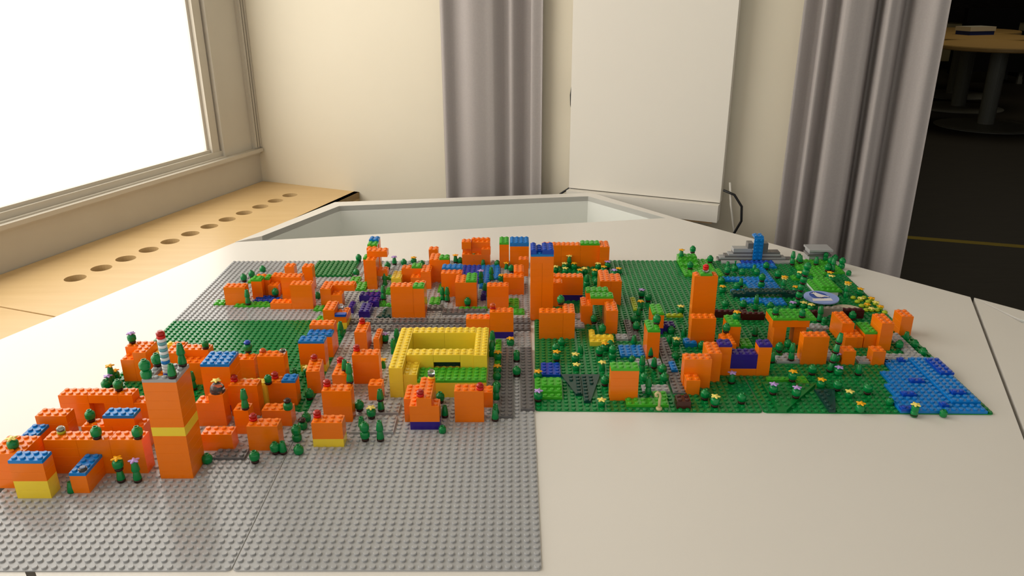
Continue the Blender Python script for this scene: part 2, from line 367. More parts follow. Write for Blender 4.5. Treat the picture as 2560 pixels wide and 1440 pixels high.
for poly in ([(-58, 44), (-54, 40), (-38, 96), (-34, 100)], [(60, 118), (64, 122), (108, 70), (104, 66)]): tpoly('table_leg_panel', poly, -60, -1.4, 'edge')
tpoly('table_core', [(-40, 40), (20, -30), (70, -30), (100, 66), (60, 118), (-30, 100)], -60, -19.2, 'edge')

# ------------------------------------------------------------------ brick city
AG = math.radians(-1.14163)
def g2w(x, y):
    c, s = math.cos(AG), math.sin(AG); X, Y = x-32, y-32.; return 32.02+c*X-s*Y, 32.17+s*X+c*Y
def place(fr, x, y): return g2w(x, y) if fr == 'g' else (x, y)
def sn(v):
    r = round(v); d = v-r; return r+max(-.2, min(.2, d))
ITEMS = []                       # (frame, nick, x0, y0, x1, y1, top level) footprints, used to word the labels of the plants
OCC = {}                         # (frame, cellx, celly, level) -> covered
def cover(fr, x, y, w, d, lev):
    for i in range(int(math.floor(x+.3)), int(math.floor(x+w-.3))+1):
        for j in range(int(math.floor(y+.3)), int(math.floor(y+d-.3))+1): OCC[(fr, i, j, lev)] = 1
QUEUE = []
def bld(name, label, cat, nick, fr, parts, rz=0.0, group=None):
    """parts: (x, y, w, d, level0, level1, colour[, 'plate']); blocks higher than a plate are cut into courses of one brick"""
    P = []
    for p in parts:
        x, y, w_, d_, a, b, c = p[:7]; x, y = sn(x), sn(y)
        lev = a
        while lev < b-1e-6:
            h = 3 if b-lev >= 3 else b-lev
            if abs(h-2) < 1e-6: h = 1
            segs = [(x, w_)] if w_ <= 6 else [(x+4*i, min(4, w_-4*i)) for i in range(int(math.ceil(w_/4)))]
            for sx, sw in segs: P.append((sx, y, sw, d_, lev, lev+h, c))
            lev += h
    for p in P: cover(fr, p[0], p[1], p[2], p[3], round(p[4], 1))
    QUEUE.append((name, label, cat, fr, P, rz, group))
    if nick: ITEMS.append((fr, nick, min(p[0] for p in P), min(p[1] for p in P), max(p[0]+p[2] for p in P), max(p[1]+p[3] for p in P), max(p[5] for p in P)))
def flush():
    for name, label, cat, fr, P, rz, group in QUEUE:
        ox, oy = P[0][0], P[0][1]; wx, wy = place(fr, ox, oy)
        r = empty(name, wx, wy, BASE+P[0][4]*PL, (AG if fr == 'g' else 0)+rz, label, cat, group)
        z0 = P[0][4]
        for (x, y, w_, d_, a, b, c) in P:
            mask = tuple((i, j) for i in range(int(round(w_))) for j in range(int(round(d_)))
                         if (fr, int(math.floor(x+i+.5)), int(math.floor(y+j+.5)), round(b, 1)) not in OCC and c not in ('Ls', 'Ks'))
            h = (b-a)*PL
            o = link('brick' if b-a > 1.5 else 'plate', brick_mesh(w_, d_, round(h, 3), c, mask), r, None, ((x-ox)*S, (y-oy)*S, (a-z0)*PL*S))
M['Ls'] = M['L']; M['Ks'] = M['K']
exec_order = []
# --- buildings on the grey and green plates at the window side
def B(label, nick, fr, parts, cat='building', name='brick_building', rz=0.0, group=None): bld(name, label, cat, nick, fr, parts, rz, group)
B('tallest orange tower, with one yellow course and a grey roof carrying a striped spire', 'tall tower with the spire', 'w',
  [(-14, 16.1, 4, 4, 0, 15, 'O'), (-14, 16.1, 4, 4, 15, 18, 'Y'), (-14, 16.1, 4, 4, 18, 33, 'O'), (-14, 16.1, 4, 1, 33, 34, 'L'), (-14, 19.1, 4, 1, 33, 34, 'L'), (-14, 17.1, 1, 2, 33, 34, 'L'), (-11, 17.1, 1, 2, 33, 34, 'L')], name='brick_tower')
B('orange house on a yellow base with a flat azure roof, nearest the window side front', 'house on a yellow base', 'w', [(-29.2, 12.2, 4, 2, 0, 6, 'Y'), (-29.2, 12.2, 4, 2, 6, 12, 'O'), (-29.2, 12.2, 4, 2, 12, 13, 'B')])
B('low narrow orange house, azure roof with a clear round stud on it', 'low house with the clear stud', 'w', [(-23.2, 13.2, 2, 4, 0, 6, 'O'), (-23.2, 13.2, 2, 4, 6, 7, 'B')])
B('long orange wall block with a double row of roof studs, behind the low azure-roofed house', 'long wall block', 'w', [(-28, 17.2, 12, 2, 0, 12, 'O')])
B('wide orange block cut by the picture edge, with a pale yellow flower bush on its roof', 'block with the flower bush', 'w', [(-32.6, 14.2, 4, 4, 0, 12, 'O')])
B('orange block with azure roof squeezed behind the wide corner block', 'squeezed azure-roofed block', 'w', [(-32.4, 18.4, 2, 4, 0, 9, 'O'), (-32.4, 18.4, 2, 4, 9, 10, 'B')])
B('plain orange block standing behind the azure roof at the window side edge', 'plain edge block', 'w', [(-32.2, 22.6, 4, 2, 0, 12, 'O')])
B('stepped orange block with an azure roof slab on its middle, between two long wall blocks', 'stepped azure-slab block', 'w', [(-26.2, 22.4, 8, 2, 0, 9, 'O'), (-23.2, 22.4, 4, 2, 9, 12, 'O'), (-23.2, 22.4, 4, 2, 12, 13, 'B')])
B('long orange block with a dark doorway opening and a lower step at its end', 'long block with the doorway', 'w', [(-32.2, 28.3, 4, 2, 0, 9, 'O'), (-26.2, 28.3, 4, 2, 0, 9, 'O'), (-32.2, 28.3, 10, 2, 9, 12, 'O'), (-22.2, 28.3, 4, 2, 0, 9, 'O'), (-28.2, 29.3, 2, 1, 0, 9, 'O')])
B('stepped orange block with a lavender flower bush on its rear corner', 'stepped rear-corner block', 'w', [(-30.1, 41.3, 2, 2, 0, 9, 'O'), (-28.1, 41.3, 2, 2, 0, 12, 'O'), (-30.1, 43.3, 4, 2, 0, 12, 'O'), (-26, 43.3, 2, 3, 0, 9, 'Y')])
B('narrow orange block with a yellow back stud, behind the striped spire', 'narrow spire-side block', 'w', [(-23.3, 41, 2, 4, 0, 12, 'O'), (-24.3, 44, 1, 1, 0, 12, 'Y')])
B('orange stepped block with a short dark bush on its higher rear half', 'stepped block by the empty green plate', 'w', [(-21, 42.1, 4, 2, 0, 12, 'O'), (-21, 40.1, 4, 2, 0, 9, 'O')])
B('square orange house with two azure slabs side by side as its roof', 'twin azure-slab house', 'w', [(-14, 31.6, 4, 4, 0, 3, 'P'), (-14, 31.6, 4, 4, 3, 18, 'O'), (-14, 31.6, 2, 4, 18, 19, 'B'), (-12, 31.6, 2, 4, 18, 19, 'B')])
B('orange block with a blue-capped bush on its roof', 'block with the blue-capped bush', 'w', [(-14, 41.2, 4, 2, 0, 9, 'O')])
B('orange block beside the empty green plate, with an orange and a clear stud on its rear corners', 'block with orange and clear studs', 'w', [(-9, 39.8, 4, 2, 0, 12, 'O')])
B('orange block in front of the yellow brick, red round stud on its rear corner', 'red-stud block before the yellow brick', 'w', [(-10.2, 30.6, 4, 2, 0, 12, 'O')])
B('yellow block wedged between two orange blocks, with a short bush on it', 'wedged yellow block', 'w', [(-9.7, 33.2, 4, 2, 0, 9, 'Y')])
B('orange block with a small square azure plate on its roof and a red stud', 'block with the azure square', 'w', [(-5.6, 33.8, 4, 2, 0, 9, 'O'), (-3.6, 33.8, 2, 2, 9, 10, 'B')])
B('orange block carrying a clear dome with a pale flower on top', 'clear-dome block', 'w', [(-13.9, 28.2, 2, 2, 0, 9, 'O'), (-12, 28.2, 2, 2, 0, 12, 'O')])
B('lowest flat orange block beside the tall tower, bare roof of eight studs', 'low bare block', 'w', [(-11.1, 22.2, 4, 2, 0, 6, 'O')])
B('small square orange block with two stacked cones on its roof', 'small block with stacked cones', 'w', [(-8.1, 26.3, 2, 2, 0, 9, 'O')])
B('orange block at the edge of the open grey plate, red stud on its rear corner, no yellow', 'red-stud block by the open grey plate', 'w', [(-5.1, 22.2, 4, 2, 0, 9, 'O')])
B('low orange block with a brown-hatted bush standing on its roof', 'block with the hatted bush', 'w', [(-5.1, 28.3, 4, 2, 0, 6, 'O')])
B('orange house with a big azure roof slab and a yellow lowest course', 'azure-roofed house with yellow foot', 'w', [(-4, 44.3, 4, 2, 0, 3, 'Y'), (-4, 44.3, 4, 2, 3, 12, 'O'), (-4, 44.3, 4, 2, 12, 13, 'B')])
B('orange house with azure slab roof directly behind the taller azure-roofed house', 'second azure-roofed house', 'w', [(-4, 49.2, 4, 2, 0, 9, 'O'), (-4, 49.2, 4, 2, 9, 10, 'B')])
B('bare orange block behind the pair of azure roofs at the green plate edge', 'bare block behind the azure roofs', 'w', [(-4, 51.3, 4, 2, 0, 12, 'O')])
B('slightly turned orange block with a clear orange stud at the rear of its roof', 'turned orange block', 'w', [(-1.2, 37.4, 2, 4, 0, 9, 'O')], rz=.1)
B('narrow orange block with a cone tree on it, behind the block with tall stacked cones', 'narrow cone-topped block', 'w', [(2.8, 36.5, 2, 4, 0, 9, 'O')])
B('orange block with a tall pair of stacked cones on its roof and a red stud', 'block with tall stacked cones', 'w', [(3, 29.2, 4, 2, 0, 12, 'O')])
B('orange block on a yellow base by the open grey plate, red stud on it', 'yellow-based block with the red stud', 'w', [(3, 23, 4, 2, 0, 3, 'Y'), (3, 23, 4, 2, 3, 9, 'O')])
B('narrow orange block end-on, red stud at its rear, beside the yellow courtyard building', 'end-on red-stud block', 'w', [(3.4, 51, 2, 4, 0, 9, 'O')])
B('thin single-stud orange wall beside the end-on block with the red stud', 'thin orange wall', 'w', [(6.2, 51, 1, 4, 0, 6, 'O')])
B('wide orange block beside the yellow courtyard building with a red stud on its rear corner', 'wide block beside the courtyard', 'w', [(5, 40.3, 4, 2, 0, 12, 'O')])
B('small cube-like orange block with four roof studs beside the yellow courtyard building', 'small four-stud block', 'w', [(8.1, 35.2, 2, 2, 0, 6, 'O')])
B('orange house with a curved blue step and a clear flower on its lower half', 'house with the curved blue step', 'w', [(-4, 60.2, 2, 4, 0, 9, 'O'), (-2, 60.2, 2, 4, 0, 3, 'Y'), (-2, 60.2, 2, 4, 3, 6, 'O')])
B('large yellow courtyard building with an open square court and green front terrace', 'yellow courtyard building', 'w',
  [(11.1, 36, 2, 4, 0, 12, 'Y'), (11.1, 40, 2, 10, 0, 12, 'Y'), (13.1, 36.2, 2, 4, 0, 9, 'Y'), (15.1, 36, 6, 4, 0, 6, 'Y'), (21.1, 36, 4, 4, 0, 6, 'Y'), (15.1, 36, 4, 4, 6, 7, 'G'), (19.1, 36, 6, 4, 6, 7, 'G'),
   (23.1, 40, 2, 10, 0, 12, 'Y'), (13.1, 48.1, 5, 2, 0, 12, 'Y'), (18.1, 48.1, 5, 2, 0, 12, 'Y'), (13.1, 40.2, 4, 2, 0, 12, 'Y'), (17.1, 40.2, 4, 2, 0, 6, 'Y'), (17.1, 41.2, 4, 1, 6, 9, 'T'), (17.1, 40.2, 4, 2, 9, 12, 'Y'), (21.1, 40.2, 2, 2, 0, 12, 'Y'), (13.1, 42.2, 10, 6, 0, 1, 'G')], name='courtyard_building')
B('orange stepped house on a dark blue foot in front of the yellow courtyard building', 'house on the dark blue foot', 'w',
  [(15.1, 27.2, 4, 2, 0, 3, 'P'), (15.1, 27.2, 4, 2, 3, 9, 'O'), (16.1, 27.3, 2, 6, 9, 12, 'O'), (16.1, 29.2, 2, 4, 0, 9, 'O'), (14.1, 29.2, 2, 4, 0, 9, 'O')])
B('wide orange block in front of the courtyard building, red stud at its doorway side rear corner', 'wide block before the courtyard', 'w', [(21, 29.1, 4, 2, 0, 12, 'O'), (24.1, 33.1, 2, 2, 0, 6, 'O')])
B('stepped orange block behind the courtyard building with a round red-orange stud on it', 'stepped block behind the courtyard', 'w', [(25, 56.3, 4, 2, 0, 3, 'P'), (25, 56.3, 4, 2, 3, 12, 'O'), (21, 56.3, 4, 2, 0, 9, 'O')])
# --- far window side quarter
B('plain orange block standing nearest the outer edge of the far grey plate', 'outermost far block', 'w', [(-25, 71.4, 4, 2, 0, 9, 'O')])
B('narrow orange house with a bright green roof plate behind the small far pond', 'narrow green-roofed house', 'w', [(-20.6, 74.4, 2, 4, 0, 9, 'O'), (-20.6, 74.4, 2, 2, 9, 10, 'G'), (-21.6, 75.2, 1, 2, 7, 8, 'G'), (-18.6, 76, 1, 2, 0, 8, 'O'), (-18.6, 76, 1, 2, 8, 9, 'G')])
B('two-step orange block behind the small far pond', 'two-step pond block', 'w', [(-18, 75, 2, 2, 0, 6, 'O'), (-17.8, 77, 2, 2, 0, 9, 'O')])
B('wide orange block behind the L-shaped far house, small bush on its corner', 'bush-corner far block', 'w', [(-14.7, 73.3, 4, 2, 0, 12, 'O')])
B('small orange cube farthest back among the far window side houses', 'rearmost small cube', 'w', [(-17.5, 85.6, 2, 2, 0, 6, 'O')])
B('small orange tower with two green studs on top beside the flat green field', 'two-green-stud tower', 'w', [(-12.3, 78.8, 2, 2, 0, 12, 'O')])
B('L-shaped orange house, tall block joined to a one-course low wing', 'L-shaped far house', 'w', [(-12, 69.2, 4, 2, 0, 12, 'O'), (-16, 69.2, 4, 2, 0, 3, 'O')])
B('orange house with an overhanging upper course, bridging over a purple brick', 'overhanging house', 'w', [(-6.6, 70.4, 2, 4, 0, 6, 'O'), (-6.6, 70.4, 2, 2, 6, 9, 'O'), (-6.6, 72.4, 6, 2, 6, 9, 'O'), (-4.6, 70.4, 2, 2, 0, 6, 'O')])
B('slim orange tower with projecting arms and an azure cap at the far edge', 'slim tower with arms', 'w',
  [(0.2, 79.4, 2, 2, 0, 15, 'O'), (-.8, 82, 1, 3, 0, 13, 'O'), (-.8, 82, 1, 2, 13, 14, 'G'), (2.2, 80.4, 2, 2, 6, 9, 'O'), (0.2, 81.4, 4, 2, 15, 18, 'O'), (-.2, 83.4, 2, 2, 0, 18, 'O'), (-.2, 84.4, 2, 2, 18, 19, 'G'), (-.2, 86.4, 2, 2, 0, 19, 'O'), (-.2, 86.4, 2, 2, 19, 20, 'B')], name='brick_tower')
B('big orange block with a small bright green square at its roof corner', 'big green-corner block', 'w', [(7.1, 65.1, 4, 2, 0, 15, 'O'), (11.1, 65.1, 2, 4, 0, 14, 'O'), (11.1, 65.1, 2, 2, 14, 15, 'G')])
B('stepped orange and yellow block with a green roof square behind the purple brick', 'stepped yellow-end block', 'w', [(6.8, 81.2, 4, 2, 0, 9, 'O'), (8.8, 81.2, 2, 2, 9, 10, 'G'), (10.8, 79.3, 2, 4, 0, 9, 'O'), (8.8, 79.3, 2, 2, 0, 6, 'O'), (5, 79, 2, 4, 0, 6, 'Y')])
B('orange L-shaped block with a green roof square, behind the azure-topped pair', 'green-square far block', 'w', [(12.2, 82.6, 4, 2, 0, 12, 'O'), (14.2, 82.6, 2, 2, 12, 13, 'G'), (12.2, 84.6, 2, 2, 0, 12, 'O')])
B('small orange pillar block alone at the far edge of the grey plate', 'far pillar block', 'w', [(11, 92.8, 2, 2, 0, 9, 'O')])
B('orange block standing in front of the azure slab beside the far blue pond', 'pond-side front block', 'w', [(15.2, 75, 4, 2, 0, 12, 'O')])
B('orange block with an azure slab roof beside the far blue pond', 'pond-side azure-roofed block', 'w', [(15.2, 77.1, 4, 2, 0, 12, 'O'), (15.2, 77.1, 4, 2, 12, 13, 'B')])
B('square orange block whose roof is half orange studs and half bright green plate', 'half green-roofed block', 'w', [(18.2, 70.2, 4, 4, 0, 12, 'O'), (20.2, 70.2, 2, 4, 12, 13, 'G')])
B('tall orange block with a cut-out front behind the far blue pond', 'cut-out front block', 'w', [(18, 93, 6, 2, 0, 6, 'O'), (20, 94, 4, 2, 6, 12, 'O'), (18, 93, 2, 2, 9, 13, 'O'), (20, 95, 4, 1, 12, 13, 'O'), (22.1, 93, 2, 2, 6, 9, 'O'), (18.1, 94, 2, 2, 6, 9, 'O')])
B('slim orange tower with a bright green roof plate at the far edge', 'green-roofed far tower', 'w', [(26, 91.3, 2, 4, 0, 13, 'O'), (26, 91.3, 2, 4, 13, 14, 'G')], name='brick_tower')
B('orange block with azure roof next to the green-roofed tower at the far edge', 'azure-roofed far block', 'w', [(28.2, 91.3, 4, 4, 0, 12, 'O'), (28.2, 91.3, 4, 4, 12, 14, 'B')])
B('small orange block standing before the azure-roofed far block', 'small block before the azure roof', 'w', [(30, 86.3, 2, 2, 0, 9, 'O')])
B('orange block with four roof studs in front of the corner-stepped block', 'plain four-stud-wide block', 'w', [(24.1, 69.4, 4, 2, 0, 11, 'O')])
B('orange block with a raised rear strip beside the blue-crowned tower', 'block beside the blue-crowned tower', 'w', [(27, 76, 4, 2, 0, 9, 'O'), (29, 78, 2, 4, 0, 10, 'O')])
# --- doorway side plates
B('tall orange tower crowned with dark blue and azure plates, seam down its front', 'blue-crowned tower', 'w', [(32, 63.8, 2, 4, 0, 27, 'O'), (34, 63.8, 2, 4, 0, 27, 'O'), (32, 63.8, 4, 4, 27, 30, 'O'), (32, 63.8, 4, 4, 30, 31, 'B'), (32, 63.8, 1, 4, 31, 33, 'D'), (34, 63.8, 2, 4, 31, 33, 'D'), (33, 64.8, 1, 3, 31, 32, 'D')], name='brick_tower')
B('very long orange block with a green roof plate, at the far edge of the green plate', 'very long far block', 'g', [(33.8, 91.6, 12, 2, 0, 12, 'O'), (41.8, 91.6, 4, 2, 12, 13, 'G'), (45.8, 90.8, 2, 4, 0, 12, 'O')])
B('orange block standing on a purple course behind the blue-crowned tower', 'block on the purple course', 'g', [(37.2, 72.8, 4, 2, 0, 3, 'P'), (37.2, 72.8, 4, 2, 3, 12, 'O'), (35.2, 72.9, 2, 2, 0, 12, 'O'), (35.2, 69.5, 2, 2, 0, 12, 'O')])
B('pair of narrow orange blocks side by side at the flower garden', 'twin narrow blocks', 'g', [(44.2, 70.8, 2, 6, 0, 12, 'O'), (46.2, 70.8, 2, 4, 0, 12, 'O')])
B('wide orange block with an attached narrow block carrying a round bush', 'wide block with the bush annex', 'g', [(32.6, 55.8, 4, 2, 0, 12, 'O'), (36.6, 55.8, 2, 4, 0, 12, 'O')])
B('orange gateway house with an arch opening and two bright green roof slabs', 'gateway house', 'g', [(40.2, 61.8, 2, 4, 0, 9, 'O'), (44.4, 57.8, 2, 4, 0, 11, 'O'), (44.4, 62, 2, 3, 0, 9, 'O'), (41.6, 62.2, 4, 2, 9, 12, 'O'), (41.6, 62.2, 4, 2, 12, 13, 'G'), (41.4, 64.6, 4, 2, 9, 12, 'O'), (41.4, 64.6, 4, 2, 12, 13, 'G')])
B('orange house with a bright green roof at the front edge of the green plate', 'front green-roofed house', 'g', [(42.8, 35, 4, 2, 0, 12, 'O'), (42.8, 35, 4, 2, 12, 13, 'G')])
B('narrow orange house with green roof, nearer of two, beside the azure pond', 'nearer narrow green-roofed house', 'g', [(49.8, 48.2, 2, 4, 0, 12, 'O'), (49.8, 48.2, 2, 4, 12, 13, 'G')])
B('narrow orange house with green roof, farther of two, on a purple foot', 'farther narrow green-roofed house', 'g', [(52, 57.6, 2, 4, 0, 3, 'P'), (52, 57.6, 2, 4, 3, 9, 'O'), (52, 57.6, 2, 4, 9, 10, 'G')])
B('plain orange block standing in front of the tower with the red cherry', 'block before the cherry tower', 'g', [(57.6, 53.8, 4, 2, 0, 12, 'O')])
B('orange tower with a green cap and a red cherry on top', 'cherry tower', 'g', [(59.2, 60.8, 4, 2, 0, 24, 'O'), (60.2, 60.8, 2, 2, 24, 25, 'G')], name='brick_tower')
B('orange block with a low two-stud porch in front of it', 'porch block', 'g', [(53.9, 38.7, 4, 2, 0, 12, 'O'), (54, 36.7, 2, 2, 0, 6, 'O')])
B('narrow orange block between the porch block and the purple-roofed house', 'narrow in-between block', 'g', [(57.8, 40.8, 2, 4, 0, 12, 'O')])
B('orange house with two purple roof squares and a dark purple middle', 'purple-roofed house', 'g', [(59.8, 43, 2, 2, 0, 12, 'O'), (59.8, 43, 2, 2, 12, 13, 'P'), (61.8, 43, 4, 2, 0, 3, 'O'), (61.8, 43, 4, 2, 3, 9, 'P'), (65.8, 43, 2, 2, 0, 12, 'O'), (65.8, 43, 2, 2, 12, 13, 'P')])
B('narrow orange house with a green roof behind the purple-roofed house', 'green-roofed house behind the purple roof', 'g', [(63.6, 53.2, 2, 4, 0, 9, 'O'), (63.6, 53.2, 2, 4, 9, 10, 'G'), (62.4, 49.2, 2, 4, 0, 6, 'O')])
B('orange pavilion on two legs under a broad bright green roof', 'green-roofed pavilion', 'g', [(71.2, 53.2, 2, 3, 0, 9, 'O'), (74.6, 54.2, 2, 2, 0, 9, 'O'), (70.6, 53.2, 6, 4, 9, 12, 'O'), (70.6, 53.1, 3, 4, 12, 13, 'G'), (73.6, 53.2, 1, 4, 12, 13, 'G'), (74.6, 53.1, 3, 4, 12, 13, 'G')], name='pavilion')
B('big square orange block beside the leaning cone stack', 'block beside the cone stack', 'g', [(73.8, 46.9, 4, 2, 0, 12, 'O')])
B('orange stepped block with a low front step and side wing, before the pale arch', 'stepped block before the arch', 'g', [(82.6, 54.6, 2, 5, 0, 9, 'O'), (82.8, 52.6, 2, 2, 0, 5, 'O'), (84.8, 53, 1, 3, 0, 5, 'O')])
B('low orange block with a bright green roof, between two taller orange blocks', 'low green-roofed block', 'g', [(86, 53.2, 2, 4, 0, 6, 'O'), (86, 53.2, 2, 4, 6, 7, 'G')])
B('tall narrow orange block near the white table edge', 'tall narrow edge block', 'g', [(88, 52.4, 2, 4, 0, 12, 'O')])
B('outermost orange block, overhanging the white table beside the road', 'outermost doorway side block', 'g', [(93.8, 57.7, 2, 3, 0, 9, 'O')])
B('small orange cube by the road, nearer the leaning cone stack', 'small road cube by the cone stack', 'g', [(80.5, 46.7, 2, 2, 0, 6, 'O')])
B('small orange cube by the road, nearer the blue sea plates', 'small road cube by the sea', 'g', [(84.6, 46.7, 2, 2, 0, 6, 'O')])
# --- single bricks and walls
B('long purple brick lying flat on the grey plate behind the overhanging house', 'long purple brick', 'w', [(-.5, 72.8, 4, 2, 0, 3, 'P')], 'brick', 'loose_brick')
B('purple brick lying lengthwise, nearest of the purple bricks to the grey road', 'lengthwise purple brick', 'w', [(1.1, 65.2, 2, 4, 0, 3, 'P')], 'brick', 'loose_brick')
B('small square purple brick between the two longer purple bricks', 'square purple brick', 'w', [(2, 70, 2, 2, 0, 3, 'P')], 'brick', 'loose_brick')
B('small purple brick in shadow behind the curved blue step house', '', 'w', [(-1.4, 67, 1, 3, 0, 3, 'P')], 'brick', 'loose_brick')
B('small purple brick in front of the stepped yellow-end block', '', 'w', [(7, 77.2, 2, 2, 0, 3, 'P')], 'brick', 'loose_brick')
B('small purple brick beside the half green-roofed block', '', 'w', [(22.6, 73, 1, 2, 0, 3, 'P')], 'brick', 'loose_brick')
B('purple brick standing behind the nearer narrow green-roofed house', '', 'g', [(54.4, 58.8, 2, 2, 0, 3, 'P')], 'brick', 'loose_brick')
B('brown square brick at the front edge of the green plate', 'brown square brick', 'g', [(52, 32.8, 2, 2, 0, 3, 'N')], 'brick', 'loose_brick')
B('yellow bench-like L of bricks with bushes behind, in front of the gateway house', 'yellow bench', 'g', [(41.4, 53.1, 4, 1, 0, 2, 'Y'), (41.4, 54.1, 1, 3, 0, 3, 'Y'), (42.4, 54.1, 3, 1, 0, 3, 'Y')], 'bench', 'brick_bench')
B('dark red low brick wall in front of the park meadow', 'dark red wall', 'g', [(64.2, 65.2, 3, 1, 0, 3, 'M'), (67.2, 65.2, 3, 1, 0, 3, 'M'), (69, 64.2, 4, 1, 0, 3, 'M'), (79.6, 65.2, 3, 1, 0, 3, 'M')], 'wall', 'brick_fence')
B('dark red low brick wall on the doorway side of the pale arch', 'dark red wall beside the arch', 'g', [(86.8, 65.2, 4, 1, 0, 4, 'M')], 'wall', 'brick_fence')

# --- flat plates on the ground: roads, ponds, lawns
def G(label, nick, fr, parts, cat='road', name='plate_road'): bld(name, label, cat, nick, fr, parts)
def strip(x, y, w_, d_, c, n, lev=0, ax=1):
    out = []
    t = d_ if ax else w_
    k = 0
    while k < t-.2:
        m_ = min(n, t-k); out.append((x, y+k, w_, m_, lev, lev+1, c) if ax else (x+k, y, m_, d_, lev, lev+1, c)); k += n
    return out
G('dark grey road of plates beside the row of cone trees by the courtyard building', 'road by the courtyard', 'w', strip(27, 30, 2, 22, 'K', 8))
G('dark grey road of plates along the edge of the green plates', 'road along the green plates', 'w', strip(30, 32, 2, 20, 'K', 8))
G('nearer dark grey cross road behind the courtyard building', 'nearer cross road', 'w', strip(0, 59, 32, 2, 'K', 8, 0, 0))
G('farther dark grey cross road behind the courtyard building', 'farther cross road', 'w', strip(0, 62, 32, 2, 'K', 8, 0, 0))
G('single grey eight-stud plate lying in front of the low bare orange block', 'single grey plate', 'w', [(-9, 20, 4, 2, 0, 1, 'K')], 'plate', 'ground_plate')
G('light grey paving plates in front of the small four-stud block', 'light paving', 'w', [(7, 26, 6, 4, 0, 1, 'L'), (9, 31, 4, 3, 0, 1, 'L')], 'plate', 'ground_plate')
G('dark grey plates scattered before the half green-roofed block', 'scattered dark plates', 'w', [(13, 68.2, 3, 2, 0, 1, 'K'), (16, 66.2, 4, 2, 0, 1, 'K'), (20, 67.2, 4, 1, 0, 1, 'K')], 'plate', 'ground_plate')
G('flat green field of plates at the far edge of the grey plate', 'flat green field', 'w', [(-13.2, 86, 5, 9, 0, 1, 'F'), (-8.2, 86, 4, 9, 0, 1, 'F')], 'lawn', 'plate_lawn')
G('large blue pond of plates behind the half green-roofed block', 'far blue pond', 'w', [(18.4, 86, 4, 6, 0, 1, 'D'), (22.4, 84, 4, 8, 0, 1, 'B'), (19.4, 82, 3, 4, 0, 1, 'D'), (22.4, 79, 2, 5, 0, 1, 'B')], 'pond', 'plate_pond')
G('small blue pond of plates among the far window side houses', 'small far pond', 'w', [(-20.4, 74, 3, 1, 0, 1, 'D'), (-17.4, 72, 2, 2, 0, 1, 'D'), (-20.4, 72.3, 3, 1, 0, 1, 'D')], 'pond', 'plate_pond')
G('bright green lawn plates beside the L-shaped far house', 'far bright lawn', 'w', [(-23, 70, 4, 1, 0, 1, 'G'), (-19, 70, 3, 1, 0, 1, 'G'), (-21, 71, 4, 1, 0, 1, 'G')], 'lawn', 'plate_lawn')
G('small bright green square plate in front of the outermost far block', 'small bright square', 'w', [(-27.2, 71, 2, 2, 0, 1, 'G')], 'lawn', 'plate_lawn')
G('small bright green square plate beside the curved blue step house', '', 'w', [(-6.2, 63.2, 2, 2, 0, 1, 'G')], 'lawn', 'plate_lawn')
G('bright green plates in a crooked path below the slim tower with arms', 'crooked green path', 'w', [(-4, 82.4, 2, 3, 0, 1, 'G'), (-2, 78.2, 2, 4, 0, 1, 'G'), (0, 75.4, 3, 2, 0, 1, 'G'), (-7.6, 68, 2, 2, 0, 1, 'G')], 'lawn', 'plate_lawn')
G('bright green plates beside the lengthwise purple brick, under cone trees', 'green plates under cone trees', 'w', [(3.1, 70.2, 2, 2, 0, 1, 'G'), (5.2, 70, 2, 1, 0, 1, 'G'), (4.1, 76.2, 2, 3, 0, 1, 'G'), (3, 84.2, 4, 2, 0, 1, 'G')], 'lawn', 'plate_lawn')
G('bright green plates beside the big green-corner block', '', 'w', [(13.2, 71, 2, 3, 0, 1, 'G'), (14.2, 77, 1, 4, 0, 1, 'G')], 'lawn', 'plate_lawn')
G('bright green plates at the foot of the half green-roofed block', '', 'w', [(19, 68.4, 2, 1, 0, 1, 'G'), (21.2, 68.4, 3, 1, 0, 1, 'G')], 'lawn', 'plate_lawn')
G('bright green plates behind the stepped block behind the courtyard', '', 'w', [(28, 69.2, 2, 4, 0, 1, 'G'), (29, 66.2, 2, 2, 0, 1, 'G')], 'lawn', 'plate_lawn')
G('bright green strip beside the outer wall of the courtyard building', 'green strip by the courtyard', 'w', [(26, 46, 1, 9, 0, 1, 'G')], 'lawn', 'plate_lawn')
G('dark blue pond plate beside the stepped green terrace', 'dark blue pond plate', 'g', [(33, 42.4, 3, 2, 0, 1, 'D'), (33, 44.4, 3, 2, 0, 1, 'D')], 'pond', 'plate_pond')
G('three-step bright green terrace at the front corner of the green plate', 'green terrace', 'g', [(32, 35.2, 4, 2, 0, 1, 'G'), (32, 37.2, 4, 4, 0, 1, 'G'), (32, 36.2, 4, 4, 1, 2, 'G'), (33, 37.3, 3, 2, 2, 3, 'G')], 'terrace', 'plate_terrace')
G('azure pond of two plates in front of the gateway house', 'azure pond', 'g', [(45.8, 48.7, 2, 4, 0, 1, 'B'), (47.8, 48.7, 2, 4, 0, 1, 'B')], 'pond', 'plate_pond')
G('bright green L-shaped plate lawn at the front edge, with the sand hook on it', 'L-shaped front lawn', 'g', [(45, 33.3, 6, 2, 0, 1, 'G'), (49.2, 35.3, 2, 2, 0, 1, 'G')], 'lawn', 'plate_lawn')
G('light grey path of plates running back from the brown brick', 'path from the brown brick', 'g', strip(52.2, 36.8, 2, 19, 'K', 6)+[(47.8, 37.3, 4, 2, 0, 1, 'L'), (50, 45.8, 2, 2, 0, 1, 'L'), (47.8, 45.8, 2, 2, 0, 1, 'L')])
G('dark grey path of plates beside the gateway house', 'path by the gateway house', 'g', strip(47.6, 55.4, 2, 8, 'K', 4)+[(45.6, 55.4, 2, 2, 0, 1, 'L'), (38.6, 60, 2, 3, 0, 1, 'L'), (38.6, 64, 2, 2, 0, 1, 'L')])
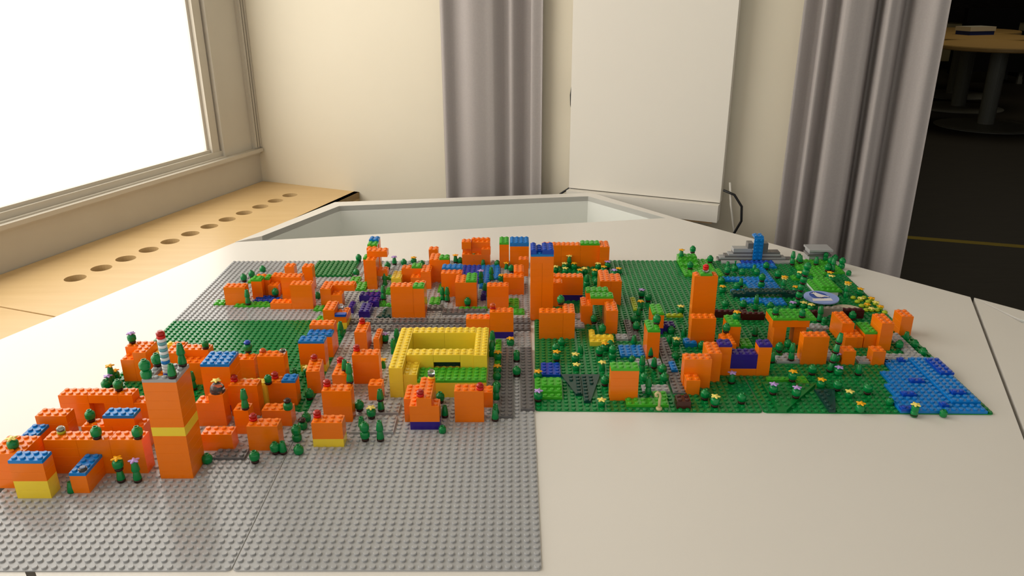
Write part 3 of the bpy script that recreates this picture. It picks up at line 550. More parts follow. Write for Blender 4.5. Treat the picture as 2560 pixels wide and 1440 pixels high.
G('lime yellow strip of plates lying lengthwise on the green plate', 'lengthwise lime strip', 'g', [(50.2, 67.6, 1, 6, 0, 1, 'I')], 'plate', 'ground_plate')
G('short lime yellow strip of plates lying crosswise before the cherry tower', 'crosswise lime strip', 'g', [(55.6, 65.1, 3, 1, 0, 1, 'I')], 'plate', 'ground_plate')
G('small azure square plate in front of the block before the cherry tower', 'small azure square', 'g', [(56.6, 52.6, 2, 2, 0, 2, 'B')], 'plate', 'ground_plate')
G('small azure plate half hidden beside the porch block', '', 'g', [(53, 43.2, 1, 3, 0, 2, 'B')], 'plate', 'ground_plate')
G('lime green lawn plates behind the purple middle of the purple-roofed house', '', 'g', [(66, 52.8, 2, 3, 0, 1, 'G')], 'lawn', 'plate_lawn')
G('bright green plates behind the dark green triangle at the front edge', '', 'g', [(67, 41, 4, 1, 0, 1, 'G'), (71, 40.2, 2, 2, 0, 1, 'G')], 'lawn', 'plate_lawn')
G('light grey road of plates beneath the block beside the cone stack', 'road by the cone stack', 'g', [(70.2, 47.4, 4, 2, 0, 1, 'L'), (72, 49.4, 3, 1, 0, 1, 'L'), (78, 48.4, 2, 6, 0, 1, 'L')])
G('light grey road of plates from the small cubes to the outermost block', 'road by the sea', 'g', [(83, 47.4, 5, 2, 0, 1, 'L'), (88, 48.4, 6, 2, 0, 1, 'L'), (91.8, 50.4, 2, 8, 0, 1, 'L')])
G('light grey plates in front of the pale arch', '', 'g', [(79, 60, 4, 2, 0, 1, 'L'), (80, 57.6, 2, 2, 0, 1, 'K')], 'plate', 'ground_plate')
G('large azure sea of plates at the front doorway side corner, with dark blue waves', 'azure sea', 'g',
  [(83, 32.1, 4, 4, 0, 1, 'B'), (87, 32.1, 4, 4, 0, 1, 'B'), (91, 32.1, 4, 2, 0, 1, 'B'), (84, 36.1, 4, 4, 0, 1, 'B'), (88, 36.1, 3, 8, 0, 1, 'B'), (85, 40.1, 3, 4, 0, 1, 'B'), (87, 44.1, 4, 4, 0, 1, 'B'),
   (91, 34.1, 4, 14, 0, 1, 'B'), (91, 34.1, 4, 4, 1, 2, 'B'), (91, 38.1, 4, 4, 1, 2, 'B'), (91, 42.1, 4, 6, 1, 2, 'B'),
   (93.2, 42.1, 2, 5, 2, 3, 'D'), (91.9, 36, 2, 1, 2, 3, 'D'), (83, 31.9, 2, 1, 1, 2, 'D'), (88, 40.2, 2, 1, 1, 2, 'D'), (89.2, 47.1, 1, 1, 1, 2, 'D'), (89.1, 33.1, 1, 1, 1, 2, 'D'), (85, 36.1, 2, 1, 1, 2, 'D')], 'sea', 'plate_sea')
# --- park
G('bright green stepped hill at the far edge of the green plate', 'stepped green hill', 'g', [(62.6, 86, 4, 4, 0, 1, 'G'), (66.6, 86, 4, 4, 0, 1, 'G'), (62.6, 90, 4, 6, 0, 1, 'G'), (66.6, 90, 3, 6, 0, 1, 'G'), (62.6, 91, 4, 5, 1, 2, 'G'), (62.6, 93, 4, 3, 2, 3, 'G'), (62.6, 94, 4, 2, 3, 4, 'G')], 'hill', 'plate_hill')
G('bright green lawn with many bushes beside the grey slab house', 'bushy lawn', 'g', [(87, 90, 5, 6, 0, 1, 'G'), (92, 88, 4, 8, 0, 1, 'G'), (88, 87, 4, 3, 0, 1, 'G'), (84.2, 84.4, 3, 2, 0, 1, 'G'), (89, 85, 2, 2, 0, 1, 'G')], 'lawn', 'plate_lawn')
G('azure pool of plates at the foot of the waterfall', 'waterfall pool', 'g', [(75, 91.2, 4, 2, 0, 1, 'B'), (79, 91.2, 4, 2, 0, 1, 'B'), (76.2, 93.2, 4, 2, 0, 1, 'D'), (80.2, 93.2, 3, 2, 0, 1, 'D')], 'pool', 'plate_pond')
G('azure river of plates winding from the waterfall through the park', 'park river', 'g', [(78.4, 83, 2, 8, 0, 1, 'B'), (69.8, 83.2, 4, 2, 0, 1, 'B'), (73.8, 82.2, 4, 3, 0, 1, 'B'), (74.2, 78.2, 3, 4, 0, 1, 'B'), (77.2, 78.2, 3, 4, 0, 1, 'B'), (70.4, 77.2, 4, 1, 0, 1, 'B'), (71, 71.8, 4, 2, 0, 1, 'B'), (75, 70.6, 4, 3, 0, 1, 'B')], 'river', 'plate_river')
G('dark plate bridge spanning the park river', 'dark bridge', 'g', [(70, 74.6, 4, 2, 0, 2, 'T'), (72.2, 74.6, 4, 2, 2, 3, 'T'), (76.2, 74.6, 4, 2, 2, 3, 'T'), (79.2, 74.6, 4, 2, 0, 2, 'T')], 'bridge', 'plate_bridge')
G('bright green hut roof resting on white bricks behind the bird badge', 'green hut', 'g', [(86.2, 76, 4, 6, 0, 2, 'W'), (85.8, 75.6, 5, 6, 2, 3, 'G'), (87.2, 76.6, 3, 5, 3, 4, 'G')], 'hut', 'brick_hut')
G('grey stepped dam of smooth slabs around the waterfall', 'grey dam', 'g',
  [(71.6, 96, 16, 2, 0, 1, 'Ks'), (72.4, 96, 14, 2, 1, 2, 'Ls'), (73.2, 96, 12, 2, 2, 3, 'Ks'), (74, 96, 11, 2, 3, 4, 'Ls'), (74.9, 96, 10, 2, 4, 5, 'Ks'), (74.9, 96, 4, 2, 5, 7, 'Ls'), (77.9, 96, 1.2, 2, 7, 10, 'Ks'), (81, 96, 1.2, 2, 5, 10, 'Ks'), (72.2, 93.8, 4, 1.6, 0, 1, 'Ls'), (83.2, 94, 4, 1.6, 0, 1, 'Ls')], 'dam', 'brick_dam')
G('small grey house of stacked smooth slabs at the far corner of the park', 'grey slab house', 'g', [(91.4, 96, 4, 3, 0, 3, 'Ls'), (90.8, 95.6, 5, 3, 3, 4, 'Ks'), (91.4, 96.2, 4, 3, 4, 6, 'Ls'), (90.6, 95.2, 5, 4, 6, 7, 'Ls')], 'building', 'brick_building')

# --- baseplates
def baseplate(fr, x, y, col, label):
    wx, wy = place(fr, x, y)
    r = empty('baseplate', wx, wy, 0, AG if fr == 'g' else 0, label, 'baseplate', 'baseplates on the table')
    g = .06; c = .5; L = 32-g
    poly = [(c, g), (L-c, g), (L-.15, g+.15), (L, c), (L, L-c), (L-.15, L-.15), (L-c, L), (c, L), (g+.15, L-.15), (g, L-c), (g, c), (g+.15, g+.15)]
    link('base', mesh('base', *prism_vf(poly, 0, BASE)), r, M[col])
    V = []; F = []; Sm = []; n = 14 if y < 32 else 10
    for i in range(32):
        for j in range(32):
            if (fr, x+i, y+j, 0) in OCC or (fr, x+i, y+j, 'p') in OCC: continue
            v, f, s = stud_vf(i+.5, j+.5, BASE, n=n, base=len(V)); V += v; F += f; Sm += s
    o = link('stud_field', mesh('stud_field', V, F, Sm), r, M[col]); o['kind'] = 'stuff'
# --- triangular wing plates
def wing(label, fr, poly, z, h, col, studs, nick=''):
    x0 = sum(p[0] for p in poly)/len(poly); y0 = sum(p[1] for p in poly)/len(poly); wx, wy = place(fr, x0, y0)
    r = empty('wing_plate', wx, wy, BASE+z*PL, AG if fr == 'g' else 0, label, 'plate')
    V, F = prism_vf([(x-x0, y-y0) for x, y in poly], 0, h*PL); Sm = [0]*len(F)
    link('plate', mesh('plate', V, F), r, M[col])
    V = []; F = []; Sm = []
    for sx, sy in studs:
        v, f, s = stud_vf(sx-x0, sy-y0, h*PL, base=len(V)); V += v; F += f; Sm += s
        OCC[(fr, int(math.floor(sx)), int(math.floor(sy)), 0)] = 1
    o = link('stud_field', mesh('stud_field', V, F, Sm), r, M[col]); o['kind'] = 'stuff'
    for i in range(int(min(p[0] for p in poly))-1, int(max(p[0] for p in poly))+2):
        for j in range(int(min(p[1] for p in poly))-1, int(max(p[1] for p in poly))+2):
            inside = False; q = len(poly)
            for k in range(q):
                (xa, ya), (xb, yb) = poly[k], poly[(k+1) % q]
                if (ya > j+.5) != (yb > j+.5) and i+.5 < (xb-xa)*(j+.5-ya)/(yb-ya)+xa: inside = not inside
            if inside: OCC[(fr, i, j, 0)] = 1
    if nick: ITEMS.append((fr, nick, min(p[0] for p in poly), min(p[1] for p in poly), max(p[0] for p in poly), max(p[1] for p in poly), 1))
def rows(spec): return [(x+.5, y+.5) for y, a, b in spec for x in range(a, b)]
wing('dark teal wing plate, window side half of the pair at the front edge', 'g', [(36, 42.4), (38.95, 42.4), (38.95, 36.3), (38, 36.3)], 0, 1, 'T', rows([(41, 37, 39), (40, 37, 39), (39, 38, 39), (38, 38, 39), (37, 38, 39), (36, 38, 39)]))
wing('dark teal wing plate, doorway side half of the pair at the front edge', 'g', [(39.05, 42.4), (42, 42.4), (40, 34.2), (39.05, 34.2)], 0, 1, 'T', rows([(41, 39, 41), (40, 39, 41), (39, 39, 41), (38, 39, 40), (37, 39, 40), (36, 39, 40), (35, 39, 40), (34, 39, 40)]))
wing('large green triangular plate pointing at the front edge, flower bushes on it', 'g', [(66, 40.4), (73.8, 39.8), (67.2, 32.1), (66, 32.1)], 0, 1, 'F', rows([(39, 66, 73), (38, 66, 72), (37, 66, 71), (36, 66, 70), (35, 66, 69), (34, 66, 68), (33, 66, 68)]), 'green triangle')
wing('narrow dark teal wing plate at the front edge before the sea', 'g', [(73.1, 38.3), (76.1, 38.3), (74, 32.1), (73.1, 32.1)], 0, 1, 'T', rows([(37, 73, 75), (36, 73, 75), (35, 73, 74), (34, 73, 74), (33, 73, 74), (32, 73, 74)]), 'dark teal wing')
wing('dark green wing plate beside the lengthwise purple brick', 'w', [(4.3, 64.8), (7, 64.8), (6.6, 69), (5.6, 69)], 0, 1, 'T', rows([(65, 5, 7), (66, 5, 6), (67, 5, 6)]))
for key in list(OCC):
    if key[3] == 0: OCC[(key[0], key[1], key[2], 'p')] = 1

TREES = [('C','w',-23.5,13.5,0),('bCbRO','w',-18.5,15.5,0),('bCCL','w',-16.5,15.5,0),('R','w',-9.5,19.5,0),('bR','w',-3.5,19.5,0),('RY','w',-30.5,15.5,12),('bR','w',-21.5,17.5,12),('bR','w',-16.5,17.5,12),('bR','w',-25.5,23.5,9),('bR','w',-24.5,29.5,12),('bR','w',-31.5,38.5,0),('bCL','w',-31.5,39.5,0),('bCCO','w',-31.5,40.5,0),('bRO','w',-31.5,41.5,0),('bRL','w',-29.5,44.5,12),('RR','w',-13.5,16.5,34),('bR','w',-13.5,19.5,34),('bC','w',-10.5,16.5,34),('bCC','w',-10.5,19.5,34),('bCC','w',-18.5,38.5,0),('bs','w',-17.5,42.5,12),('bRu','w',-11.5,43.5,9),('bCC','w',-6.5,26.5,9),('bs','w',-5.5,33.5,9),('Rk','w',-1.5,28.5,6),('bR','w',-1.5,21.5,0),('bC','w',-0.5,21.5,0),('R','w',1.5,21.5,0),('RR','w',0.5,24.5,0),('Rk','w',0.5,27.5,0),('R','w',0.5,29.5,0),('bR','w',-0.5,35.5,0),('bC','w',4.5,37.5,9),('bCC','w',6.5,31.5,12),('bRY','w',-2.5,42.5,0),('C','w',-4.5,42.5,0),('CC','w',-0.5,57.5,0),('bRL','w',7.5,54.5,0),('CC','w',9.5,54.5,0),('CC','w',9.5,50.5,0),('CO','w',8.5,45.5,0),('bCbC','w',10.5,31.5,0),('bR','w',7.5,31.5,0),('bRY','w',9.5,29.5,0),('C','w',8.5,27.5,0),('bRR','w',9.5,24.5,0),('bCC','w',11.5,24.5,0),('bR','w',18.5,34.5,0),('bC','w',19.5,30.5,0),('s','w',19.5,26.5,0),('CC','w',25.5,53.5,0),('CC','w',25.5,49.5,0),('RO','w',26.5,47.5,0),('RO','w',26.5,43.5,0),('R','w',26.5,41.5,0),('R','w',26.5,38.5,0),('CC','w',26.5,35.5,0),('bC','w',26.5,29.5,0),('C','w',26.5,31.5,0),('RO','w',28.5,53.5,0),('bR','w',29.5,42.5,0),('bC','w',29.5,47.5,0),('s','w',29.5,49.5,0),('bR','g',35.5,50.5,0),('bRO','g',35.5,47.5,0),('R','g',36.5,53.5,0),('RY','g',38.5,47.5,0),('C','g',39.5,50.5,0),('bR','g',42.5,49.5,0),('RO','g',43.5,51.5,0),('RR','g',44.5,48.5,0),('CY','g',42.5,44.5,0),('bR','g',42.5,39.5,0),('sY','g',38.5,44.5,0),('sY','g',41.5,33.5,0),('C','g',48.5,53.5,0),('bC','g',50.5,48.5,0),('bC','g',50.5,44.5,0),('CC','g',48.5,43.5,0),('R','g',48.5,40.5,0),('bR','g',51.5,42.5,0),('R','g',51.5,40.5,0),('CC','g',48.5,36.5,0),('bRL','g',32.5,38.5,0),('RO','g',32.5,41.5,0),('bR','g',56.5,35.5,0),('bRY','g',57.5,33.5,0),('bR','g',51.5,50.5,13),('bCO','g',51.5,68.5,0),('CC','g',50.5,63.5,0),('bRY','g',58.5,66.5,0),('R','g',55.5,58.5,0),('C','g',54.5,54.5,0),('RY','g',55.5,53.5,0),('R','g',54.5,48.5,0),('bR','g',49.5,61.5,0),('bR','g',49.5,58.5,0),('bR','g',36.5,59.5,12),('bR','g',42.5,61.5,0),('R','g',43.5,56.5,3),('C','g',57.5,57.5,0),('s','g',60.5,55.5,0),('R','g',59.5,52.5,0),('s','g',47.5,47.5,0),('R','g',44.5,54.5,0),('bCL','g',61.5,40.5,0),('bR','g',61.5,34.5,0),('bRL','g',66.5,36.5,1),('bRO','g',70.5,40.5,1),('bRL','g',69.5,35.5,1),('bR','g',74.5,43.5,0),('RO','g',74.5,39.5,0),('bR','g',76.5,38.5,0),('sY','g',77.5,36.5,0),('RO','g',77.5,32.5,0),('bCbCbCbC','g',77.5,44.5,0),('RL','g',79.5,47.5,0),('RL','g',78.5,43.5,0),('bC','g',81.5,43.5,0),('bCC','g',72.5,47.5,0),('R','g',73.5,52.5,0),('bR','g',63.5,53.5,6),('bC','g',69.5,57.5,0),('bs','g',71.5,54.5,13),('bs','g',75.5,53.5,13),('bC','g',69.5,47.5,0),('bR','g',71.5,50.5,0),('RO','g',65.5,55.5,10),('bC','g',84.5,44.5,0),('ssY','g',84.5,40.5,0),('bR','g',80.5,37.5,0),('C','g',84.5,37.5,0),('s','g',82.5,34.5,0),('R','g',91.5,52.5,0),('R','g',94.5,53.5,0),('R','g',94.5,50.5,0),('C','g',94.5,56.5,0),('bR','g',88.5,64.5,0),('ss','g',82.5,61.5,0),('s','g',88.5,45.5,0),('R','g',84.5,54.5,0),('bCO','g',63.5,94.5,3),('bR','g',66.5,97.5,3),('bR','g',69.5,93.5,1),('bR','g',64.5,89.5,1),('C','g',72.5,90.5,0),('RN','g',73.5,88.5,0),('bR','g',71.5,86.5,0),('R','g',74.5,86.5,0),('C','g',77.5,88.5,0),('R','g',77.5,86.5,0),('bR','g',80.5,90.5,0),('R','g',69.5,82.5,0),('RbR','g',76.5,79.5,0),('bC','g',72.5,79.5,0),('R','g',71.5,78.5,0),('bCC','g',72.5,68.5,0),('bR','g',70.5,69.5,0),('R','g',67.5,70.5,0),('bR','g',81.5,85.5,0),('CCYO','g',80.5,78.5,0),('R','g',75.5,69.5,0),('RL','g',79.5,69.5,0),('RY','g',81.5,69.5,0),('RY','g',85.5,84.5,0),('bRbRbRbRbRR','g',80.5,70.5,0),('RO','g',68.5,77.5,0),('RO','g',82.5,77.5,0),('bCC','g',82.5,65.5,0),('RY','g',82.5,68.5,0),('bCC','g',86.5,92.5,1),('bC','g',88.5,94.5,1),('bC','g',88.5,93.5,1),('bC','g',91.5,92.5,1),('ss','g',94.5,95.5,1),('bR','g',94.5,92.5,1),('R','g',96.5,95.5,1),('bCC','g',93.5,88.5,1),('bR','g',92.5,88.5,1),('RR','g',96.5,91.5,0),('s','g',96.5,87.5,0),('RY','g',91.5,83.5,0),('RO','g',91.5,84.5,0),('CCYO','g',91.5,75.5,0),('RO','g',94.5,76.5,0),('lY','g',93.5,73.5,0),('lO','g',95.5,73.5,0),('lY','g',95.5,71.5,0),('lO','g',93.5,70.5,0),('lO','g',95.5,69.5,0),('lY','g',93.5,68.5,0),('l','g',92.5,74.5,0),('l','g',94.5,74.5,0),('l','g',92.5,72.5,0),('l','g',92.5,70.5,0),('l','g',92.5,68.5,0),('l','g',95.5,67.5,0),('l','g',94.5,72.5,0),('l','g',94.5,68.5,0),('bR','w',-4.5,95.5,0),('R','w',-3.5,87.5,0),('bR','w',2.5,90.5,0),('bCL','w',3.5,93.5,0),('R','w',5.5,93.5,0),('RO','w',7.5,94.5,0),('R','w',9.5,92.5,0),('bCO','w',16.5,94.5,0),('R','w',17.5,94.5,0),('CC','w',20.5,93.5,0),('C','w',22.5,92.5,0),('CC','w',3.5,80.5,0),('bCC','w',4.5,72.5,0),('CCL','w',22.5,81.5,0),('CC','w',24.5,83.5,0),('CC','w',23.5,75.5,0),('bR','w',20.5,69.5,0),('CC','w',15.5,73.5,0),('bCC','w',16.5,72.5,0),('R','w',-8.5,74.5,0),('R','w',6.5,84.5,0),('R','w',25.5,92.5,0),('CO','w',27.5,90.5,0),('bR','w',28.5,88.5,0),('RO','w',26.5,83.5,0),('CCY','g',39.5,91.5,0),('RY','g',36.5,88.5,0),('RY','g',38.5,90.5,0),('RO','g',40.5,90.5,0),('RY','g',38.5,87.5,0),('RY','g',42.5,87.5,0),('RO','g',41.5,86.5,0),('RO','g',44.5,86.5,0),('RY','g',45.5,90.5,0),('CY','g',45.5,93.5,0),('RO','g',46.5,88.5,0),('bRL','g',47.5,90.5,0),('RO','g',49.5,87.5,0),('RL','g',48.5,86.5,0),('RC','g',42.5,80.5,0),('R','g',44.5,81.5,0),('bRL','g',52.5,74.5,0),('bR','g',53.5,72.5,0),('C','g',50.5,64.5,0),('bR','w',-25.5,83.5,0),('bR','w',-24.5,85.5,0),('R','w',-23.5,89.5,0),('bCC','w',-20.5,70.5,1),('bR','w',-16.5,74.5,0)]

# --- plants: stacked round pieces; every plant is a thing with base, crown pieces and flower
LOOK = {'R': 'round', 'C': 'cone', 's': 'short', 'l': 'lime'}
H0 = {'R': 1.1, 'C': 1.2, 's': .8, 'b': .4, 'k': .4, 'u': .4, 'l': .4, 'N': 1.2, 'O': .2, 'Y': .2, 'L': .2}
def piece(c):
    if c == 'R': return lathe('crown_round', [(.40, 0), (.52, .08), (.61, .2), (.64, .4), (.64, .75), (.58, .93), (.42, 1.08), (.31, 1.1), (.31, 1.29), (.2, 1.29), (.19, 1.15)], 18, 'tree')
    if c == 'C': return lathe('crown_cone', [(.48, 0), (.5, .12), (.48, .3), (.34, 1.15), (.31, 1.2), (.31, 1.38), (.2, 1.38), (.19, 1.22)], 16, 'tree')
    if c == 's': return lathe('crown_short', [(.42, 0), (.5, .1), (.5, .7), (.46, .78), (.31, .8), (.31, .99), (.2, .99), (.19, .86)], 16, 'tree')
    if c == 'N': return lathe('stalk', [(.16, 0), (.12, .9), (.2, 1.0), (.22, 1.15), (.12, 1.2)], 10, 'tree')
    m = {'b': 'bark', 'k': 'bark', 'u': 'D', 'l': 'I'}[c]
    return lathe('round_plate_'+c, [(.36, 0), (.36, .1), (.5, .12), (.5, .37), (.47, .4), (.31, .4), (.3, .58)], 16, m)
def flower_mesh(c):
    if ('fl', c) in _cache: return _cache[('fl', c)]
    n = 40; V = []; F = []
    for f, z in ((.55, 0), (1, .06), (1, .16), (.85, .22), (.45, .2), (.3, .32)):
        for i in range(n):
            a = 2*math.pi*i/n; r = (.5+.2*math.cos(5*a)) if f > .5 else .55
            V.append((f*r*math.cos(a), f*r*math.sin(a), z))
    for k in range(5):
        for i in range(n): j = (i+1) % n; F.append((k*n+i, k*n+j, (k+1)*n+j, (k+1)*n+i))
    F += [tuple(range(n))[::-1], tuple(5*n+i for i in range(n))]
    me = mesh('flower', V, F, True); me.materials.append(M['f'+c]); _cache[('fl', c)] = me; return me
FN = {'O': 'amber', 'Y': 'pale yellow', 'L': 'lavender'}
def look(seg):
    fl = [FN[c] for c in seg if c in FN]; cr = [c for c in seg if c in 'RCs']
    if 'l' in seg: base = 'lime round stud'
    elif len(cr) > 3: base = 'tall leaning stack of green %s' % ('cones' if cr[0] == 'C' else 'barrels')
    elif cr == ['R']: base = 'round green bush'
    elif cr == ['C']: base = 'green cone tree'
    elif cr == ['s']: base = 'short green bush'
    elif set(cr) == {'C'}: base = 'stacked green cone tree'
    else: base = 'stacked green bush'
    if 'k' in seg: base += ' with brown hat'
    if 'u' in seg: base += ' with blue cap'
    if 'N' in seg: base += ' with thin stalk'
    if fl: base += ' topped by %s flower' % ' and '.join(fl)
    elif 'b' not in seg and 'l' not in seg: base = base.replace('green', 'all-green', 1)
    return base
def where(fr, x, y, lev):
    px_, py_ = place(fr, x, y); best = None
    for f2, nick, x0, y0, x1, y1, top in ITEMS:
        if f2 == fr and x0 <= x <= x1 and y0 <= y <= y1 and lev > 0 and top >= lev: return 'on the '+nick, nick
        cx, cy = place(f2, min(max(x, x0), x1), min(max(y, y0), y1)) if f2 == fr else place(f2, (x0+x1)/2, (y0+y1)/2)
        d = math.hypot(px_-cx, py_-cy)
        if best is None or d < best[0]: best = (d, nick, px_-cx, py_-cy, f2 == fr and x0 <= x <= x1 and y0 <= y <= y1)
    d, nick, dx, dy, on = best
    if on: return 'on the '+nick, nick
    rel = ('beside the %s, window side', 'beside the %s, doorway side')[dx > 0] if abs(dx) > abs(dy) else ('in front of the %s', 'behind the %s')[dy > 0]
    return rel % nick, nick
rec = []
for seg, fr, x, y, lev in TREES:
    for (f2, nick, x0, y0, x1, y1, top) in ITEMS:            # keep ground plants out of the blocks
        if f2 == fr and lev == 0 and x0+.01 < x < x1 and y0+.01 < y < y1:
            if top <= 1.1: lev = 1
            elif top <= 3.1: y = y0-.5
    OCC[(fr, int(math.floor(x)), int(math.floor(y)), lev)] = 1
    if lev == 0: OCC[(fr, int(math.floor(x)), int(math.floor(y)), 'p')] = 1
    rec.append([seg, fr, x, y, lev, look(seg)+' '+where(fr, x, y, lev)[0]])
by = {}
for r in rec: by.setdefault(r[5], []).append(r)
ORD = ['nearest', 'second nearest', 'third nearest', 'fourth nearest', 'fifth nearest', 'sixth nearest', 'seventh nearest', 'eighth nearest', 'ninth nearest', 'tenth nearest']
for lab, rs in by.items():
    if len(rs) > 1:
        rs.sort(key=lambda r: place(r[1], r[2], r[3])[1])
        for k, r in enumerate(rs): r[5] = ORD[min(k, 9)]+' '+lab
def plant(seg, fr, x, y, lev, lab):
    wx, wy = place(fr, x, y); tilt = len(seg) > 7
    nm = 'flowering_bush' if any(c in FN for c in seg) else ('cone_tree' if 'C' in seg else ('lime_stud' if seg == 'l' else 'round_bush'))
    r = empty(nm, wx, wy, BASE+lev*PL, 0, lab, 'plant', 'plants of the brick city')
    if tilt: r.rotation_euler = (0, math.radians(8), 0)
    z = 0
    for c in seg:
        if c in FN: o = link('flower', flower_mesh(c), r, None, (0, 0, (z+.08)*S)); o.rotation_euler[2] = x*1.7; z += .35; continue
        o = link({'b': 'base', 'k': 'hat', 'u': 'cap', 'l': 'lime_plate', 'N': 'stalk'}.get(c, 'crown'), piece(c), r, None, (0, 0, z*S)); z += H0[c]
# --- studs, domes and other single pieces on the roofs
def single(label, fr, x, y, lev, mats, cat='stud', name='roof_stud', sh=(.5,)):
    wx, wy = place(fr, x, y); r = empty(name, wx, wy, BASE+lev*PL, 0, label, cat); z = 0
    OCC[(fr, int(math.floor(x)), int(math.floor(y)), lev)] = 1
    for m in mats:
        prof = [(.38, 0), (.5, .1), (.5, .36), (.46, .4), (.31, .4), (.29, .58)]
        me = lathe('round_plate_'+m, prof, 16, m); link('round_plate', me, r, None, (0, 0, z*S)); z += .4
for lab, fr, x, y, lev, ms in (
 ('red round stud on the block before the yellow brick', 'w', -9.7, 32.1, 12, ['R', 'tred']), ('red round stud on the block with the azure square', 'w', -5.1, 35.3, 9, ['R', 'tred']),
 ('red round stud on the block by the open grey plate', 'w', -4.6, 23.7, 9, ['R', 'tred']), ('red round stud on the yellow-based block', 'w', 3.5, 24.5, 9, ['R', 'tred']),
 ('red round stud on the block with tall stacked cones', 'w', 3.5, 30.7, 12, ['R', 'tred']), ('red round stud on the wide block beside the courtyard', 'w', 5.5, 41.7, 12, ['R', 'tred']),
 ('red round stud on the end-on block', 'w', 3.9, 54.5, 9, ['R', 'tred']), ('red round stud on the narrow cone-topped block', 'w', 3.3, 40, 9, ['R', 'tred']),
 ('red round stud on the house with the dark blue foot', 'w', 16.6, 27.8, 12, ['R', 'tred']), ('red round stud on the wide block before the courtyard', 'w', 24.5, 29.6, 12, ['R', 'tred']),
 ('red-orange round stud on the stepped block behind the courtyard', 'w', 25.5, 57.8, 12, ['tred', 'tor']), ('red cherry stud on the green cap of the cherry tower', 'g', 61.2, 61.8, 25, ['clear', 'R', 'R']),
 ('clear orange stud on the turned orange block', 'w', -.8, 40.9, 9, ['tor', 'tred']), ('clear orange stud on the block by the empty green plate', 'w', -8.5, 41.3, 12, ['tor']),
 ('clear stud on the block by the empty green plate', 'w', -5.5, 41.3, 12, ['clear']), ('clear round stud on the low azure-roofed house', 'w', -21.7, 13.7, 7, ['clear']),
 ('lime stud on the long wall block behind the low azure-roofed house', 'w', -26.5, 18.7, 12, ['I', 'clear']), ('clear cylinder on a yellow stud behind the roof of the dark-blue-footed house', 'w', 17.6, 32.8, 12, ['Y', 'clear', 'clear']),
 ('clear stud stack on the house with the curved blue step', 'w', -1.5, 63.5, 6, ['clear', 'clear'])): single(lab, fr, x, y, lev, ms)
single('striped spire of white, aqua, blue and red rings on the tall tower', 'w', -11.7, 17.9, 33, ['D', 'W', 'W', 'W', 'B', 'W', 'tbl', 'W', 'tbl', 'W', 'tbl', 'W', 'R', 'tred'], 'spire', 'ring_spire')
dm = empty('clear_dome', -11, 29.2, BASE+12*PL, 0, 'clear dome with a pale yellow flower on the block beside the tall tower', 'dome')
link('dome_shell', lathe('dome_shell', [(1.0, 0), (1.0, .2), (.95, .6), (.8, 1.0), (.5, 1.3), (.3, 1.4), (.3, 1.55)], 24, 'clear'), dm); link('flower', flower_mesh('Y'), dm, None, (0, 0, 1.58*S))
hk = empty('sand_hook', *g2w(49.5, 32.6), BASE, 0, 'sand coloured curled hook standing on the front edge of the green plate', 'hook')
tube('hook_stem', [(0, 0, 0), (0, 0, 1.6), (.05, 0, 2.2), (-.05, 0, 2.6), (-.35, 0, 2.75), (-.6, 0, 2.5), (-.55, 0, 2.2), (-.3, 0, 2.15)], .2, 'tan', hk, 10)
link('hook_foot', lathe('hook_foot', [(.45, 0), (.45, .3), (.25, .4)], 14, 'tan'), hk)
cs = empty('curved_step', -2, 59.9, BASE+6*PL, 0, 'curved dark blue step on the lower half of the yellow-footed house', 'brick')
boxo('curved_brick', .05, .1, 0, 1.9, 1, .45, 'D', cs)
# waterfall: studded azure plates standing upright
wx, wy = g2w(79, 95.9); wfl = empty('waterfall', wx, wy, BASE+.4, AG, 'azure waterfall of studded plates standing upright in the grey dam', 'waterfall')
for k in range(3):
    mask = tuple((i, j) for i in range(2) for j in range(2)); o = link('plate', brick_mesh(2, 2, .4, 'B', mask), wfl, None, (0, 0, 2*k*.8*S)); o.rotation_euler = (math.pi/2, 0, 0); o.location = (0, 0, (1.6*k)*S); o.scale = (1, .8, 1)
link('top_plate', brick_mesh(2, 2, .4, 'B', ((0, 0), (1, 0), (0, 1), (1, 1))), wfl, None, (0, 0, 4.8*S))
# pale arch
ar = empty('pale_arch', *g2w(82.6, 64.4), BASE, AG, 'pale tan arch with a round opening in front of the bird badge', 'arch')
poly = [(0, 0), (1.2, 0)]+[(2.2-1.0*math.cos(math.pi*i/12), 1.1*math.sin(math.pi*i/12)) for i in range(13)]+[(4, 0), (4, 2.2), (0, 2.2)]
V, F = prism_vf(poly, 0, 1); V = [(x, z, y) for x, y, z in V]; link('arch_block', mesh('arch_block', V, [f[::-1] for f in F]), ar, M['A'])
for i in range(4):
    v, f, s = stud_vf(i+.5, .5, 2.2); link('stud', mesh('stud', v, f, s), ar, M['A'])
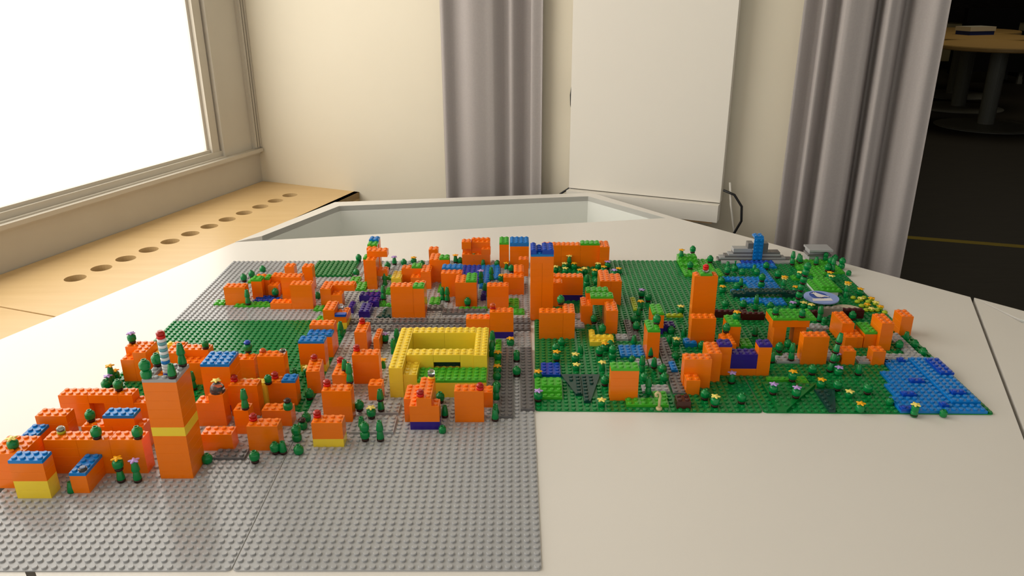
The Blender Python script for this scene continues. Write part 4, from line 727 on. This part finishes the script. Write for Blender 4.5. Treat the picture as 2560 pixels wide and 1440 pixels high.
# round badges with print
def disc(name, par, pts, z, m, t=.02): V, F = prism_vf(pts, z, z+t); return link(name, mesh(name, V, F), par, M[m])
def circ(cx, cy, rx, ry, n=40): return [(cx+rx*math.cos(2*math.pi*i/n), cy+ry*math.sin(2*math.pi*i/n)) for i in range(n)]
bg_ = empty('bird_badge', *g2w(85.3, 71.5), BASE+3.4*PL, AG, 'round periwinkle badge printed with a white bird, lying behind the pale arch', 'badge')
disc('badge_disc', bg_, circ(0, 0, 3.1, 3.1), 0, 'badge', .25); disc('print_circle', bg_, circ(-.3, .7, 1.6, 1.9), .25, 'badge2')
bird = [(-1.5, 1.6), (-1.0, 1.8), (-.8, 2.2), (-.4, 2.2), (-.2, 1.7), (.5, .9), (1.4, .1), (1.3, -.2), (.6, 0), (-.2, -.4), (-.8, -.1), (-.95, .6), (-.95, 1.4)]
disc('bird_outline', bg_, [(x*1.08-.02, y*1.08-.08) for x, y in bird], .27, 'ink'); disc('bird', bg_, bird, .29, 'paper')
disc('bird_eye', bg_, circ(-.65, 1.9, .1, .12, 12), .31, 'ink'); disc('label_strip', bg_, [(-2.2, -2.1), (1.5, -1.9), (1.5, -.7), (-2.0, -.9)], .27, 'paper')
for sx in (-.3, 0): disc('bird_leg', bg_, [(sx, -.9), (sx+.1, -.9), (sx+.1, -.3), (sx, -.3)], .31, 'ink')
b2 = empty('round_badge', *g2w(88.6, 67.6), BASE+1.6*PL, AG, 'pale round wooden badge partly hidden behind the dark red wall', 'badge')
disc('badge_disc', b2, circ(0, 0, 2.6, 2.0), 0, 'wood2', .25); disc('print_stroke', b2, [(-.6, .5), (.4, -.1), (1.4, -.3), (1.3, -.5), (.3, -.4), (-.7, .2)], .25, 'ink')

for r in rec: plant(*r)
flush()
for a in (('w', -32, 0, 'baseL', 'light grey baseplate under the tall tower, at the front window side corner'), ('w', 0, 0, 'baseL', 'light grey baseplate, mostly bare, at the front middle'),
 ('w', -32, 32, 'baseF', 'bare green baseplate between the two grey quarters on the window side'), ('w', 0, 32, 'baseL', 'light grey baseplate under the yellow courtyard building'),
 ('w', -32, 64, 'baseL', 'light grey baseplate at the far window side corner'), ('w', 0, 64, 'baseL', 'light grey baseplate under the far blue pond'),
 ('g', 32, 32, 'baseF', 'green baseplate under the gateway house and green terrace'), ('g', 64, 32, 'baseF', 'green baseplate under the azure sea'),
 ('g', 32, 64, 'baseF', 'green baseplate with bare studs between the flower garden and the hill'), ('g', 64, 64, 'baseF', 'green baseplate under the park with the waterfall')): baseplate(*a)
